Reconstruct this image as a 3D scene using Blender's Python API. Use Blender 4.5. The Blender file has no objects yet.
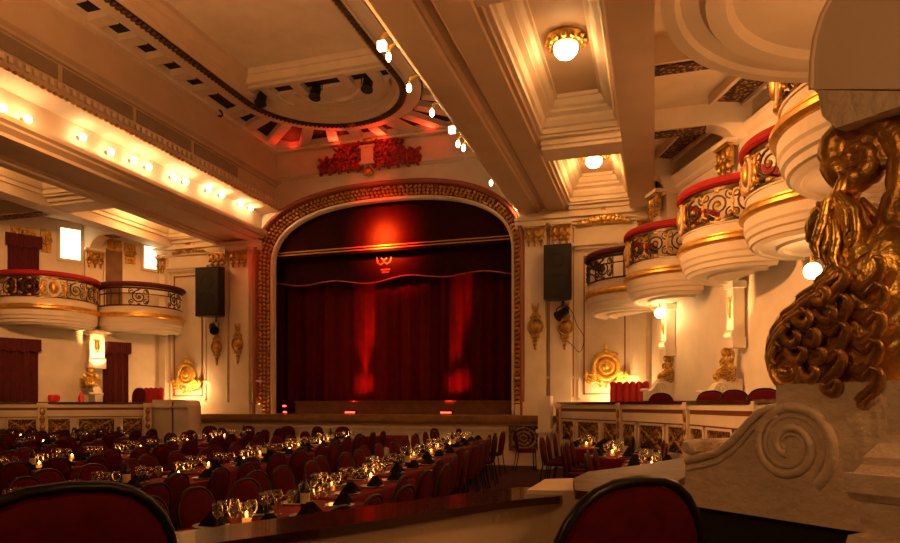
import bpy, math, random
from mathutils import Vector, Matrix
R = math.radians
PI = math.pi
rnd = random.Random(7)
SC = bpy.context.scene
COL = SC.collection

# ------------------------------------------------------------------ camera
F, CX, HY, ZC, YAW = 665.0, 450.0, 405.0, 1.43, R(17.1)
cd = bpy.data.cameras.new('camera')
cam = bpy.data.objects.new('camera', cd)
COL.objects.link(cam)
cam.location = (0, 0, ZC)
cam.rotation_euler = (PI / 2, 0, YAW)
cd.sensor_width = 36
cd.lens = F / 900 * 36
cd.shift_y = (HY - 271.5) / 900
cd.clip_start = 0.05
SC.camera = cam

# ------------------------------------------------------------------ world, exposure
SC.view_settings.view_transform = 'Standard'
SC.view_settings.look = 'None'
SC.view_settings.gamma = 1
SC.view_settings.use_curve_mapping = False
SC.view_settings.exposure = 0.25
W = bpy.data.worlds.new('world')
SC.world = W
W.use_nodes = True
W.node_tree.nodes['Background'].inputs[0].default_value = (1.0, 0.38, 0.11, 1)
W.node_tree.nodes['Background'].inputs[1].default_value = 0.07
WARM = (1.0, 0.42, 0.125)
WHITE_HOT = (1.0, 0.54, 0.19)
AMBER = (1.0, 0.37, 0.075)
RED = (1.0, 0.03, 0.01)

def light(name, kind, loc, power, color=WARM, size=0.05, parent=None, aim=None, spot=None, blend=0.6):
    d = bpy.data.lights.new(name, kind)
    d.energy = power
    d.color = color
    if kind == 'AREA':
        d.size = size
    else:
        d.shadow_soft_size = size
    if spot:
        d.spot_size = R(spot)
        d.spot_blend = blend
    o = bpy.data.objects.new(name, d)
    COL.objects.link(o)
    o.location = loc
    if aim is not None:
        o.rotation_euler = (Vector(aim) - Vector(loc)).to_track_quat('-Z', 'Y').to_euler()
    return o

# ------------------------------------------------------------------ geometry helpers
def ray(px, py):
    u, v = (px - CX) / F, (HY - py) / F
    c, s = math.cos(YAW), math.sin(YAW)
    return Vector((-s + u * c, c + u * s, v))

def at(px, py, X=None, Y=None, Z=None):
    d = ray(px, py)
    if X is not None: t = X / d.x
    elif Y is not None: t = Y / d.y
    else: t = (Z - ZC) / d.z
    return Vector((0, 0, ZC)) + d * t

def atp(px, py, p0, n):
    d = ray(px, py)
    t = (p0[0] * n[0] + p0[1] * n[1]) / (d.x * n[0] + d.y * n[1])
    return Vector((0, 0, ZC)) + d * t

class MB:
    def __init__(self):
        self.v = []; self.f = []; self.s = []
    def add(self, vs, fs, smooth=False):
        b = len(self.v)
        self.v += [tuple(p) for p in vs]
        self.f += [[i + b for i in f] for f in fs]
        self.s += [smooth] * len(fs)
        return self
    def box(self, x0, x1, y0, y1, z0, z1):
        vs = [(x, y, z) for z in (z0, z1) for y in (y0, y1) for x in (x0, x1)]
        return self.add(vs, [[0, 2, 3, 1], [4, 5, 7, 6], [0, 1, 5, 4], [2, 6, 7, 3], [0, 4, 6, 2], [1, 3, 7, 5]])
    def obox(self, c, ax, ay, az, hx, hy, hz):
        c, ax, ay, az = Vector(c), Vector(ax), Vector(ay), Vector(az)
        vs = [c + ax * (hx * i) + ay * (hy * j) + az * (hz * k) for k in (-1, 1) for j in (-1, 1) for i in (-1, 1)]
        return self.add(vs, [[0, 2, 3, 1], [4, 5, 7, 6], [0, 1, 5, 4], [2, 6, 7, 3], [0, 4, 6, 2], [1, 3, 7, 5]])
    def quad(self, a, b, c, d):
        return self.add([a, b, c, d], [[0, 1, 2, 3]])
    def loft(self, rings, ring_closed=True, path_closed=False, cap=True, smooth=True):
        n = len(rings[0]); m = len(rings)
        vs = [p for r in rings for p in r]
        fs = []
        for i in range(m if path_closed else m - 1):
            a, b = i * n, ((i + 1) % m) * n
            for j in range(n if ring_closed else n - 1):
                k = (j + 1) % n
                fs.append([a + j, a + k, b + k, b + j])
        self.add(vs, fs, smooth)
        if cap and not path_closed and ring_closed:
            self.add(rings[0], [list(range(n))[::-1]])
            self.add(rings[-1], [list(range(n))])
        return self
    def lathe(self, prof, c=(0, 0, 0), seg=16, a0=0.0, a1=360.0, smooth=True):
        full = abs(a1 - a0) >= 359.9
        m = seg if full else seg + 1
        rings = []
        for i in range(m):
            a = R(a0 + (a1 - a0) * i / seg)
            rings.append([(c[0] + r * math.cos(a), c[1] + r * math.sin(a), c[2] + z) for r, z in prof])
        return self.loft(rings, ring_closed=False, path_closed=full, smooth=smooth)
    def tube(self, pts, r, seg=6, cap=True, closed=False):
        pts = [Vector(p) for p in pts]
        n = len(pts)
        rs = r if isinstance(r, (list, tuple)) else [r] * n
        rings = []
        up = None
        for i, p in enumerate(pts):
            a = pts[(i - 1) % n] if (i > 0 or closed) else p
            b = pts[(i + 1) % n] if (i < n - 1 or closed) else p
            t = (b - a)
            t = t.normalized() if t.length > 1e-9 else Vector((0, 0, 1))
            if up is None:
                up = Vector((0, 0, 1)) if abs(t.z) < .9 else Vector((1, 0, 0))
            x = up - t * up.dot(t)
            if x.length < 1e-6:
                x = t.orthogonal()
            x.normalize()
            y = t.cross(x)
            up = x
            rings.append([p + (x * math.cos(2 * PI * k / seg) + y * math.sin(2 * PI * k / seg)) * rs[i] for k in range(seg)])
        return self.loft(rings, True, closed, cap)
    def ell(self, c, ax, ay, az, seg=8, rings=5):
        c, ax, ay, az = Vector(c), Vector(ax), Vector(ay), Vector(az)
        vs = [c - az]
        for i in range(1, rings):
            a = -PI / 2 + PI * i / rings
            for k in range(seg):
                b = 2 * PI * k / seg
                vs.append(c + az * math.sin(a) + (ax * math.cos(b) + ay * math.sin(b)) * math.cos(a))
        vs.append(c + az)
        fs = [[0, 1 + (k + 1) % seg, 1 + k] for k in range(seg)]
        for i in range(rings - 2):
            for k in range(seg):
                q, w = 1 + i * seg + k, 1 + i * seg + (k + 1) % seg
                fs.append([q, w, w + seg, q + seg])
        e = len(vs) - 1
        b = 1 + (rings - 2) * seg
        fs += [[b + k, b + (k + 1) % seg, e] for k in range(seg)]
        return self.add(vs, fs, True)
    def ball(self, c, r, seg=10, rings=7, sz=1.0):
        return self.ell(c, (r, 0, 0), (0, r, 0), (0, 0, r * sz), seg, rings)
    def prism(self, poly, fr, d0, d1, smooth=False):
        """poly of (u,v) in frame fr=(o,U,V,W), extruded along W from d0 to d1"""
        n = len(poly)
        a = [fr(u, v, d0) for u, v in poly]
        b = [fr(u, v, d1) for u, v in poly]
        self.add(a + b, [[i, (i + 1) % n, n + (i + 1) % n, n + i] for i in range(n)], smooth)
        self.add(a, [list(range(n))[::-1]])
        self.add(b, [list(range(n))])
        return self
    def inflate(self, poly, fr, th, both=True, c=None):
        """domed relief over a star-shaped outline"""
        n = len(poly)
        cu = c[0] if c else sum(p[0] for p in poly) / n
        cv = c[1] if c else sum(p[1] for p in poly) / n
        for sg in ((1, -1) if both else (1,)):
            rings = []
            for k, w in ((1, 0), (.95, .45), (.82, .75), (.55, .95), (.2, 1.0)):
                rings.append([fr(cu + (u - cu) * k, cv + (v - cv) * k, sg * th * w) for u, v in poly])
            vs = [p for r in rings for p in r] + [fr(cu, cv, sg * th)]
            fs = []
            for i in range(len(rings) - 1):
                for j in range(n):
                    q = [i * n + j, i * n + (j + 1) % n, (i + 1) * n + (j + 1) % n, (i + 1) * n + j]
                    fs.append(q if sg > 0 else q[::-1])
            b = (len(rings) - 1) * n
            for j in range(n):
                q = [b + j, b + (j + 1) % n, len(vs) - 1]
                fs.append(q if sg > 0 else q[::-1])
            self.add(vs, fs, True)
        return self
    def molding(self, path, prof, closed=False, smooth=False):
        """prof (offset to the left of travel, z) swept along a plan path"""
        pts = [Vector((p[0], p[1])) for p in path]
        n = len(pts)
        rings = []
        for i in range(n):
            a = pts[(i - 1) % n] if (i > 0 or closed) else None
            b = pts[(i + 1) % n] if (i < n - 1 or closed) else None
            d1 = (pts[i] - a).normalized() if a is not None else None
            d2 = (b - pts[i]).normalized() if b is not None else None
            d1 = d1 or d2; d2 = d2 or d1
            n1 = Vector((-d1.y, d1.x)); n2 = Vector((-d2.y, d2.x))
            m = (n1 + n2)
            m = m / max(.3, m.length_squared) * 2 if m.length > 1e-6 else n1
            rings.append([(pts[i].x + m.x * o, pts[i].y + m.y * o, z) for o, z in prof])
        return self.loft(rings, True, closed, True, smooth)

def frame(o, U, V=(0, 0, 1), W=None):
    o, U, V = Vector(o), Vector(U).normalized(), Vector(V).normalized()
    W = Vector(W).normalized() if W is not None else U.cross(V)
    def fr(u, v, w=0.0):
        return o + U * u + V * v + W * w
    fr.o, fr.U, fr.V, fr.W = o, U, V, W
    return fr

def blob(mb, fr, u, v, ru, rv, rw, rot=0.0, w=0.0, seg=8, rings=5):
    c, s = math.cos(rot), math.sin(rot)
    mb.ell(fr(u, v, w), (fr.U * c + fr.V * s) * ru, (fr.V * c - fr.U * s) * rv, fr.W * rw, seg, rings)

def spiral(mb, fr, u, v, r0, r1, a0, turns, rad0, rad1, w=0.0, n=18, seg=5):
    pts, rs = [], []
    for i in range(n + 1):
        q = i / n
        a = a0 + turns * 2 * PI * q
        r = r0 + (r1 - r0) * q
        pts.append(fr(u + r * math.cos(a), v + r * math.sin(a), w)); rs.append(rad0 + (rad1 - rad0) * q)
    mb.tube(pts, rs, seg)

# ------------------------------------------------------------------ objects
def obj(name, mb, m, parent=None, local=False):
    vs = mb.v
    if parent is not None and not local:
        inv = root_matrix(parent).inverted()
        vs = [tuple(inv @ Vector(p)) for p in vs]
    me = bpy.data.meshes.new(name)
    me.from_pydata(vs, [], mb.f)
    me.polygons.foreach_set('use_smooth', mb.s)
    me.validate()
    me.update()
    me.materials.append(m)
    o = bpy.data.objects.new(name, me)
    COL.objects.link(o)
    if parent is not None:
        o.parent = parent
    return o

def root_matrix(o):
    m = Matrix.LocRotScale(o.location, o.rotation_euler, o.scale)
    return root_matrix(o.parent) @ m if o.parent else m

def tag(o, label, cat, group=None, kind=None):
    o['label'] = label; o['category'] = cat
    if group: o['group'] = group
    if kind: o['kind'] = kind
    return o

def thing(name, label, cat, loc=(0, 0, 0), rz=0.0, group=None):
    o = bpy.data.objects.new(name, None)
    COL.objects.link(o)
    o.location = loc; o.rotation_euler = (0, 0, rz)
    o.empty_display_size = .1
    return tag(o, label, cat, group)

def struct(name, mb, m, parent=None):
    o = obj(name, mb, m, parent)
    if parent is None: o['kind'] = 'structure'
    return o

KIDS = {}
def kids(o):
    return [c for c in bpy.data.objects if c.parent == o] if o.name not in KIDS else KIDS[o.name]

def dup(root, loc=None, rz=None, label=None, group=None, scale=None):
    def cp(o, par):
        c = o.copy(); COL.objects.link(c)
        if par is not None: c.parent = par
        for k in TREE.get(o, ()): cp(k, c)
        return c
    r = cp(root, None)
    if loc is not None: r.location = loc
    if rz is not None: r.rotation_euler = (0, 0, rz)
    if scale is not None: r.scale = scale
    if label: r['label'] = label
    if group: r['group'] = group
    return r
TREE = {}
def snapshot(root):
    TREE.clear()
    allo = list(bpy.data.objects)
    def rec(o):
        TREE[o] = [c for c in allo if c.parent == o]
        for c in TREE[o]: rec(c)
    rec(root)
    return root

# ------------------------------------------------------------------ materials
def mat(name, col, rough=.6, metal=0.0, var=0.0, scale=6.0, bump=0.0, bscale=40.0, col2=None, emit=None, estr=0.0,
        sheen=0.0, coat=0.0, spec=0.5, stretch=None):
    m = bpy.data.materials.new(name)
    m.use_nodes = True
    nt = m.node_tree
    b = nt.nodes['Principled BSDF']
    b.inputs['Base Color'].default_value = (*col, 1)
    b.inputs['Roughness'].default_value = rough
    b.inputs['Metallic'].default_value = metal
    b.inputs['Specular IOR Level'].default_value = spec
    if sheen:
        b.inputs['Sheen Weight'].default_value = sheen
        b.inputs['Sheen Tint'].default_value = (*col, 1)
    if coat:
        b.inputs['Coat Weight'].default_value = coat
    tc = nt.nodes.new('ShaderNodeTexCoord')
    src = tc.outputs['Object']
    if stretch:
        mp = nt.nodes.new('ShaderNodeMapping')
        mp.inputs['Scale'].default_value = stretch
        nt.links.new(src, mp.inputs['Vector'])
        src = mp.outputs['Vector']
    if var or col2:
        n = nt.nodes.new('ShaderNodeTexNoise')
        n.inputs['Scale'].default_value = scale
        n.inputs['Detail'].default_value = 5
        nt.links.new(src, n.inputs['Vector'])
        r = nt.nodes.new('ShaderNodeValToRGB')
        r.color_ramp.elements[0].position = .35
        r.color_ramp.elements[1].position = .65
        c2 = col2 or tuple(c * (1 - var) for c in col)
        r.color_ramp.elements[0].color = (*c2, 1)
        r.color_ramp.elements[1].color = (*col, 1)
        nt.links.new(n.outputs['Fac'], r.inputs['Fac'])
        nt.links.new(r.outputs['Color'], b.inputs['Base Color'])
    if bump:
        n2 = nt.nodes.new('ShaderNodeTexNoise')
        n2.inputs['Scale'].default_value = bscale
        n2.inputs['Detail'].default_value = 4
        nt.links.new(src, n2.inputs['Vector'])
        bp = nt.nodes.new('ShaderNodeBump')
        bp.inputs['Strength'].default_value = bump
        bp.inputs['Distance'].default_value = .02
        nt.links.new(n2.outputs['Fac'], bp.inputs['Height'])
        nt.links.new(bp.outputs['Normal'], b.inputs['Normal'])
    if emit:
        b.inputs['Emission Color'].default_value = (*emit, 1)
        b.inputs['Emission Strength'].default_value = estr
    return m

def glassmat(name, tint, fac=.12):
    m = bpy.data.materials.new(name)
    m.use_nodes = True
    nt = m.node_tree
    nt.nodes.clear()
    o = nt.nodes.new('ShaderNodeOutputMaterial')
    mx = nt.nodes.new('ShaderNodeMixShader')
    t = nt.nodes.new('ShaderNodeBsdfTransparent'); t.inputs[0].default_value = (*tint, 1)
    g = nt.nodes.new('ShaderNodeBsdfGlossy'); g.inputs['Roughness'].default_value = .06
    lw = nt.nodes.new('ShaderNodeLayerWeight'); lw.inputs['Blend'].default_value = .35
    mr = nt.nodes.new('ShaderNodeMapRange')
    mr.inputs['To Min'].default_value = fac; mr.inputs['To Max'].default_value = .55
    nt.links.new(lw.outputs['Facing'], mr.inputs['Value'])
    nt.links.new(mr.outputs['Result'], mx.inputs['Fac'])
    nt.links.new(t.outputs[0], mx.inputs[1]); nt.links.new(g.outputs[0], mx.inputs[2])
    nt.links.new(mx.outputs[0], o.inputs['Surface'])
    return m

def patternmat(name, c1, c2, scale, metal=0.0, rough=.5):
    """small raised gilded pattern on a dark ground"""
    m = bpy.data.materials.new(name)
    m.use_nodes = True
    nt = m.node_tree
    b = nt.nodes['Principled BSDF']
    tc = nt.nodes.new('ShaderNodeTexCoord')
    v = nt.nodes.new('ShaderNodeTexVoronoi'); v.inputs['Scale'].default_value = scale
    nt.links.new(tc.outputs['Object'], v.inputs['Vector'])
    r = nt.nodes.new('ShaderNodeValToRGB')
    r.color_ramp.elements[0].position = .25; r.color_ramp.elements[1].position = .45
    r.color_ramp.elements[0].color = (*c1, 1); r.color_ramp.elements[1].color = (*c2, 1)
    nt.links.new(v.outputs['Distance'], r.inputs['Fac'])
    nt.links.new(r.outputs['Color'], b.inputs['Base Color'])
    b.inputs['Metallic'].default_value = metal; b.inputs['Roughness'].default_value = rough
    bp = nt.nodes.new('ShaderNodeBump'); bp.inputs['Strength'].default_value = .8; bp.inputs['Distance'].default_value = .03
    bp.invert = True
    nt.links.new(v.outputs['Distance'], bp.inputs['Height'])
    nt.links.new(bp.outputs['Normal'], b.inputs['Normal'])
    return m

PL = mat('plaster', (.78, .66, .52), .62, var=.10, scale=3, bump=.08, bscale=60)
PLR = mat('rough_plaster', (.74, .63, .50), .6, var=.14, scale=5, bump=.55, bscale=28)
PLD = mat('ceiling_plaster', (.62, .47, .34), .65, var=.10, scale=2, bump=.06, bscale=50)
TAUPE = mat('taupe_paint', (.30, .23, .17), .6, var=.12, scale=3)
GOLD = mat('gilding', (.95, .64, .18), .32, 1.0, var=.45, scale=14, bump=.25, bscale=45)
GOLDP = mat('gold_paint', (.80, .45, .10), .40, .75, var=.25, scale=8)
OLDGOLD = mat('dull_gilding', (.66, .38, .10), .36, .8, var=.55, scale=12, bump=.3, bscale=40)
BRONZE = mat('bronze_iron', (.16, .10, .045), .34, .7, var=.6, scale=18)
IRON = mat('black_iron', (.03, .022, .018), .45, .5, spec=.3)
VELVET = mat('red_velvet', (.42, .008, .010), .8, sheen=.15, var=.2, scale=20)
DARKVELVET = mat('dark_red_velvet', (.10, .004, .006), .85, sheen=.05, var=.3, scale=10)
CURT = mat('stage_curtain_velvet', (.085, .002, .003), .85, sheen=.0, spec=.15, var=.25, scale=4)
TEASER = mat('valance_velvet', (.030, .0045, .0022), .9, sheen=.0, spec=.1, var=.2, scale=6)
UPH = mat('burgundy_upholstery', (.085, .002, .003), .9, sheen=.0, var=.25, scale=30, spec=.15)
CLOTH = mat('red_tablecloth_linen', (.17, .004, .005), .85, var=.15, scale=12, spec=.2)
BLACK = mat('black_paint', (.008, .006, .006), .32, spec=.3)
MATTEBLACK = mat('matt_black', (.010, .008, .008), .8)
WOODD = mat('dark_polished_wood', (.055, .014, .006), .2, var=.55, scale=7, coat=.5, stretch=(1, 1, 8))
WOODR = mat('worn_polished_wood', (.13, .048, .012), .42, var=.5, scale=9, spec=.10, bump=.2, bscale=30)
WOODM = mat('brown_stage_wood', (.30, .15, .06), .45, var=.3, scale=5)
CARPET = mat('dark_red_carpet', (.06, .006, .006), .95, var=.4, scale=40)
NAPKIN = mat('black_napkin_linen', (.007, .004, .005), .9, spec=.15)
CHINA = mat('white_china', (.80, .76, .70), .2)
GLASS = glassmat('clear_glass', (.96, .94, .90), .05)
BOTTLE = mat('dark_bottle_glass', (.02, .012, .006), .08, coat=.5)
LABELM = mat('bottle_paper_label', (.75, .62, .35), .6)
def emis(name, col, s):
    return mat(name, (.8, .7, .6), .5, emit=col, estr=s)
BULB = emis('lit_bulb', (1.0, .70, .34), 45)
GLOBE = emis('lit_opal_globe', (1.0, .66, .28), 22)
PANE = emis('lit_window_pane', (1.0, .70, .34), 4.5)
FLAME = emis('candle_flame', (1.0, .42, .06), 25)
CANDLEG = mat('glowing_amber_candle', (.20, .06, .015), .5, emit=(1.0, .30, .03), estr=1.0)
REDLED = emis('red_stage_lamp_lens', (1.0, .03, .012), 9)
REDPL = mat('red_plastic', (.75, .02, .02), .35)
TRIMRED = mat('red_lit_bead', (.32, .09, .04), .5)  # red-brown puts some of the red stage light into the bead's colour
DARKPAT = patternmat('dark_gilded_frieze', (.45, .22, .07), (.045, .018, .010), 16, .3)
GRILLE = patternmat('brass_filigree_panel', (.50, .27, .09), (.10, .05, .02), 22, .5)

# ================================================================== THE ROOM
YS = 14.9            # front face of the stage wall
XC = -6.35           # centre line of the stage opening
XW = -9.2            # inner face of the left beam
WL0, WLD = Vector((-12.8, 14.9)), Vector((-.5, -.866))      # left wall: start at the stage wall, direction towards the back
WLN = Vector((.866, -.5))                                     # into the room
def wl(s, off=0.0):
    return WL0 + WLD * s + WLN * off

fz = lambda y: max(0.0, y - 4.5) * .011        # the floor rises gently towards the stage
b = MB()
b.loft([[(x, y, fz(y)) for x in (-17, 3)] for y in (-3, 4.5, 14.6)], False, False, False, False)
b.loft([[(x, y, -.2) for x in (3, -17)] for y in (-3, 4.5, 14.6)], False, False, False, False)
struct('floor', b, CARPET)

def arch(hw, z0, h, zb, n=40, p=2.5):
    pts = [(XC - hw, zb)]
    for i in range(n + 1):
        a = PI - PI * i / n
        c, s = math.cos(a), math.sin(a)
        pts.append((XC + hw * math.copysign(abs(c) ** (2 / p), c), z0 + h * abs(s) ** (2 / p)))
    pts.append((XC + hw, zb))
    return pts
b = MB()
out = [(-13.2, 0), (XC - 3.47, 0)] + arch(3.47, 5.0, 1.78, .4) + [(XC + 3.47, 0), (.6, 0), (.6, 8.4), (-13.2, 8.4)]
b.prism(out, frame((0, YS, 0), (1, 0, 0), (0, 0, 1), (0, 1, 0)), 0, .12)
wall_stage = struct('wall_stage', b, PL)

b = MB()
p0, p1 = wl(-.3), wl(14)
q0, q1 = wl(-.3, -.2), wl(14, -.2)
b.prism([(p.x, p.y) for p in (p0, p1, q1, q0)], frame((0, 0, 0), (1, 0, 0), (0, 1, 0), (0, 0, 1)), 0, 6.5)
struct('wall_left', b, PL)

RW = [(-.12, 15.1), (.33, 13.05), (1.3, 10.95), (2.13, 8.85), (2.5, 6.9), (2.25, 4.5), (1.75, 2.4), (1.5, .6), (1.45, -2.5)]
b = MB()
b.molding(RW, [(0, 0), (.2, 0), (.2, 6.5), (0, 6.5)])
struct('wall_right', b, PL)

# ---- centre ceiling
XS0, XS1, YE = -8.24, -4.80, 12.13
XM, RS = (XS0 + XS1) / 2, (XS1 - XS0) / 2
def stad(d, y0=-2.5, n=28):
    pts = [(XS0 - d, y0), (XS0 - d, YE)]
    for i in range(1, n):
        a = PI - PI * i / n
        pts.append((XM + (RS + d) * math.cos(a), YE + (RS + d) * math.sin(a)))
    return pts + [(XS1 + d, YE), (XS1 + d, y0)]
ZT = 7.9
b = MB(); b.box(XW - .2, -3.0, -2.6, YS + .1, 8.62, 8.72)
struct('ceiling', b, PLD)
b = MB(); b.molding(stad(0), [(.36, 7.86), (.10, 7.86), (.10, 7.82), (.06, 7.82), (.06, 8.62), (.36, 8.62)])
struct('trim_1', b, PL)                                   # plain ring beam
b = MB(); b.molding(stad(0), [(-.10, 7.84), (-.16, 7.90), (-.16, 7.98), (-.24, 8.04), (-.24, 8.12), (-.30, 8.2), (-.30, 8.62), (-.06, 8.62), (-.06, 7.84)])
struct('trim_2', b, PLD)                                  # stepped inner fascia
b = MB()
path = stad(0)
acc = 0
for i in range(len(path) - 1):
    a, c = Vector(path[i]), Vector(path[i + 1])
    L = (c - a).length
    n = max(1, round(L / .11))
    for k in range(n):
        p = a + (c - a) * (k + .5) / n
        if p.y < 4: continue
        t = (c - a).normalized()
        b.ell((p.x, p.y, 7.83), (t.x * .06, t.y * .06, .03), (-t.y * .075, t.x * .075, .0), (0, 0, .055), 6, 4)
b.molding(stad(0), [(.06, 7.84), (-.08, 7.84), (-.08, 7.9), (.06, 7.9)])
struct('trim_3', b, OLDGOLD if False else mat('dark_carved_leaf', (.10, .045, .02), .55, .2, var=.5, scale=20))
# black sheet imitating the dark attic over open coffers, ribs and outer border
b = MB()
b.molding(stad(.0), [(.30, 7.99), (1.6, 7.99), (1.6, 8.1), (.30, 8.1)])
struct('trim_4', b, MATTEBLACK)
b = MB()
y = 5.0
ribs = []
while y < YE + .1:
    ribs.append(((XS0 - .40, y), (XW + .05, y))); ribs.append(((XS1 + .40, y), (-3.55, y))); y += .66
for i in range(1, 13):
    a = PI - PI * i / 13
    dx, dy = math.cos(a), math.sin(a)
    t = 9
    if dx < -.01: t = min(t, (XW - XM + .05) / dx)
    if dx > .01: t = min(t, (-3.55 - XM) / dx)
    t = min(t, (YS - .1 - YE) / dy)
    ribs.append(((XM + dx * (RS + .40), YE + dy * (RS + .40)), (XM + dx * t, YE + dy * t)))
for a, c in ribs:
    a, c = Vector((*a, 0)), Vector((*c, 0))
    t = (c - a).normalized()
    b.obox((a + c) / 2 + Vector((0, 0, 7.95)), t, (-t.y, t.x, 0), (0, 0, 1), (c - a).length / 2, .12, .09)
struct('trim_5', b, PL)
b = MB()
b.box(XW, XW + .13, -2.5, YS, 7.80, 8.62); b.box(XW + .13, -3.0, YS - .16, YS, 7.80, 8.62)
b.box(XW, XW + .15, -2.5, YS, 7.86, 8.62); b.box(XW + .15, -3.0, YS - .22, YS, 7.86, 8.62)
struct('trim_6', b, PL)
# recessed flat panel, cross beam and half-round end panel
b = MB(); b.box(XS0 + .2, XS1 - .2, -2.5, 11.85, 8.30, 8.4)
struct('trim_7', b, PL)
b = MB()
b.box(XS0 + .16, XS1 - .16, 11.80, 11.92, 8.02, 8.35); b.box(XS0 + .16, XS1 - .16, 11.76, 11.80, 8.18, 8.35)
b.box(XS0 + .16, XS1 - .16, 11.92, 12.05, 7.98, 8.30)
for x in (-7.75, -7.05, -5.98, -5.35):
    b.obox((x, 12.28, 8.08), (1, 0, 0), (0, 1, 0), (0, 0, 1), .10, .26, .10)
struct('trim_8', b, PL)
b = MB(); b.box(XS0 + .1, XS1 - .1, 12.05, 12.55, 8.10, 8.16)
struct('trim_9', b, MATTEBLACK)
b = MB()
def half(r0, r1, z0, z1):
    b.lathe([(r0, z0), (r1, z0), (r1, z1), (r0, z1), (r0, z0)], (XM, 12.50, 0), 32, 0, 180, smooth=False)
half(0.01, 1.52, 8.12, 8.4); half(1.40, 1.50, 8.04, 8.12); half(1.27, 1.33, 8.07, 8.12); half(.86, .92, 8.07, 8.12); half(.64, .72, 8.05, 8.12)
b.box(XM - 1.52, XM + 1.52, 12.46, 12.54, 8.04, 8.4)
struct('trim_10', b, PL)

# ---- left beam: frieze, dentils, lamp recess, soffit
prof = [(-9.2, 8.62), (-9.2, 7.16), (-9.10, 7.13), (-9.08, 7.06), (-9.16, 7.02), (-9.18, 6.98), (-9.24, 6.97), (-9.24, 6.66),
        (-9.18, 6.65), (-9.16, 6.61), (-9.12, 6.60), (-9.12, 6.46), (-9.05, 6.43), (-9.05, 6.36), (-9.15, 6.34), (-9.62, 6.32),
        (-9.65, 5.92), (-9.48, 5.88), (-9.48, 5.80), (-9.56, 5.77), (-9.56, 5.73), (-9.64, 5.70), (-9.70, 5.68), (-9.70, 5.62),
        (-9.95, 5.62), (-9.97, 5.66), (-10.05, 5.66), (-10.07, 5.70), (-10.65, 5.70), (-10.67, 5.66), (-10.75, 5.66), (-10.77, 5.62),
        (-10.98, 5.62), (-11.05, 5.70), (-11.05, 8.62)]
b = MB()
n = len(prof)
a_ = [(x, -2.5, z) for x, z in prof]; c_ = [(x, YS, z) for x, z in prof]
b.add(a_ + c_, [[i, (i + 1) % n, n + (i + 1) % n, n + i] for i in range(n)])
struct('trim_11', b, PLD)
b = MB()
for i in range(10):
    y0 = -1.2 + i * 1.62
    if y0 + 1.55 > YS: break
    b.box(-9.245, -9.225, y0, y0 + 1.52, 6.70, 6.94)
struct('trim_12', b, TAUPE)
b = MB()
y = 4.5
while y < YS - .05:
    b.box(-9.12, -9.075, y, y + .07, 6.48, 6.57); y += .14
struct('trim_13', b, PL)
b = MB()                                                  # gilt leaf edge under the dentils
y = 5
while y < YS - .1:
    b.ell((-9.07, y, 6.36), (.03, 0, 0), (0, .06, 0), (0, 0, .04), 6, 4); y += .115
struct('trim_14', b, OLDGOLD)

# ---- right beam
prof = [(-3.0, 8.62), (-3.0, 6.30), (-3.12, 6.26), (-3.12, 5.98), (-3.02, 5.95), (-3.02, 5.85), (-2.96, 5.82), (-2.93, 5.76), (-2.52, 5.76), (-2.50, 5.79),
        (-2.46, 5.79), (-2.43, 5.84), (-2.34, 5.84), (-2.31, 5.79), (-2.28, 5.77), (-1.90, 5.77), (-1.88, 5.80), (-1.82, 5.80), (-1.80, 5.86), (-1.80, 8.62)]
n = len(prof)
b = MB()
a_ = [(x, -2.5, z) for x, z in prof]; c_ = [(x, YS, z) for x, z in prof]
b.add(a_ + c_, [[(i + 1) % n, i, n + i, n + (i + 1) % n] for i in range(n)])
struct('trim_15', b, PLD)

# ---- side aisle ceilings with coffers
CPROF = [(0, 5.84), (.05, 5.84), (.05, 5.92), (.09, 5.94), (.12, 6.02), (.12, 6.07), (.20, 6.11), (.20, 6.15), (.25, 6.18), (.29, 6.27), (.33, 6.27), (.33, 6.4), (0, 6.4)]
def aisle(x0, x1, k):
    bays = [(-1.6, 1.6), (2.5, 6.1), (7.0, 10.85), (11.7, 14.62)]
    f = MB(); beam = MB(); pan = MB()
    for y0, y1 in bays:
        f.molding([(x0, y0), (x1, y0), (x1, y1), (x0, y1)], CPROF, closed=True)
        pan.box(x0, x1, y0, y1, 6.33, 6.42)
    for y0, y1 in ((1.6, 2.5), (6.1, 7.0), (10.85, 11.7), (14.62, YS)):
        beam.box(x0, x1, y0, y1, 5.80, 6.4)
        beam.box(x0, x1, y0 + .10, y1 - (.10 if y1 < YS else 0), 5.72, 5.80)
        beam.box(x0, x1, y0 + .16, y1 - (.16 if y1 < YS else 0), 5.66, 5.72)
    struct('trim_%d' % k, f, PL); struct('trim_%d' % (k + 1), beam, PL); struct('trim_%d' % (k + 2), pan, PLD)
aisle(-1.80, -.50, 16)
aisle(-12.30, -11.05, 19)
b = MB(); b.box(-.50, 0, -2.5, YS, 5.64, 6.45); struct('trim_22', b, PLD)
b = MB(); b.box(-12.75, -12.30, 9.0, YS, 5.64, 6.45); struct('trim_23', b, PL)
b = MB(); b.box(0, 3.2, -2.5, YS, 5.98, 6.1)
struct('trim_24', b, PL)
b = MB(); b.add([(-12.75, YS, 5.98), (-12.75, 9, 5.98), (-17.2, 9, 5.98), (-17.2, YS, 5.98), (-12.75, YS, 6.1), (-12.75, 9, 6.1), (-17.2, 9, 6.1), (-17.2, YS, 6.1)],
              [[0, 1, 2, 3], [7, 6, 5, 4], [0, 4, 5, 1], [1, 5, 6, 2]])
struct('trim_25', b, PL)
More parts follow.
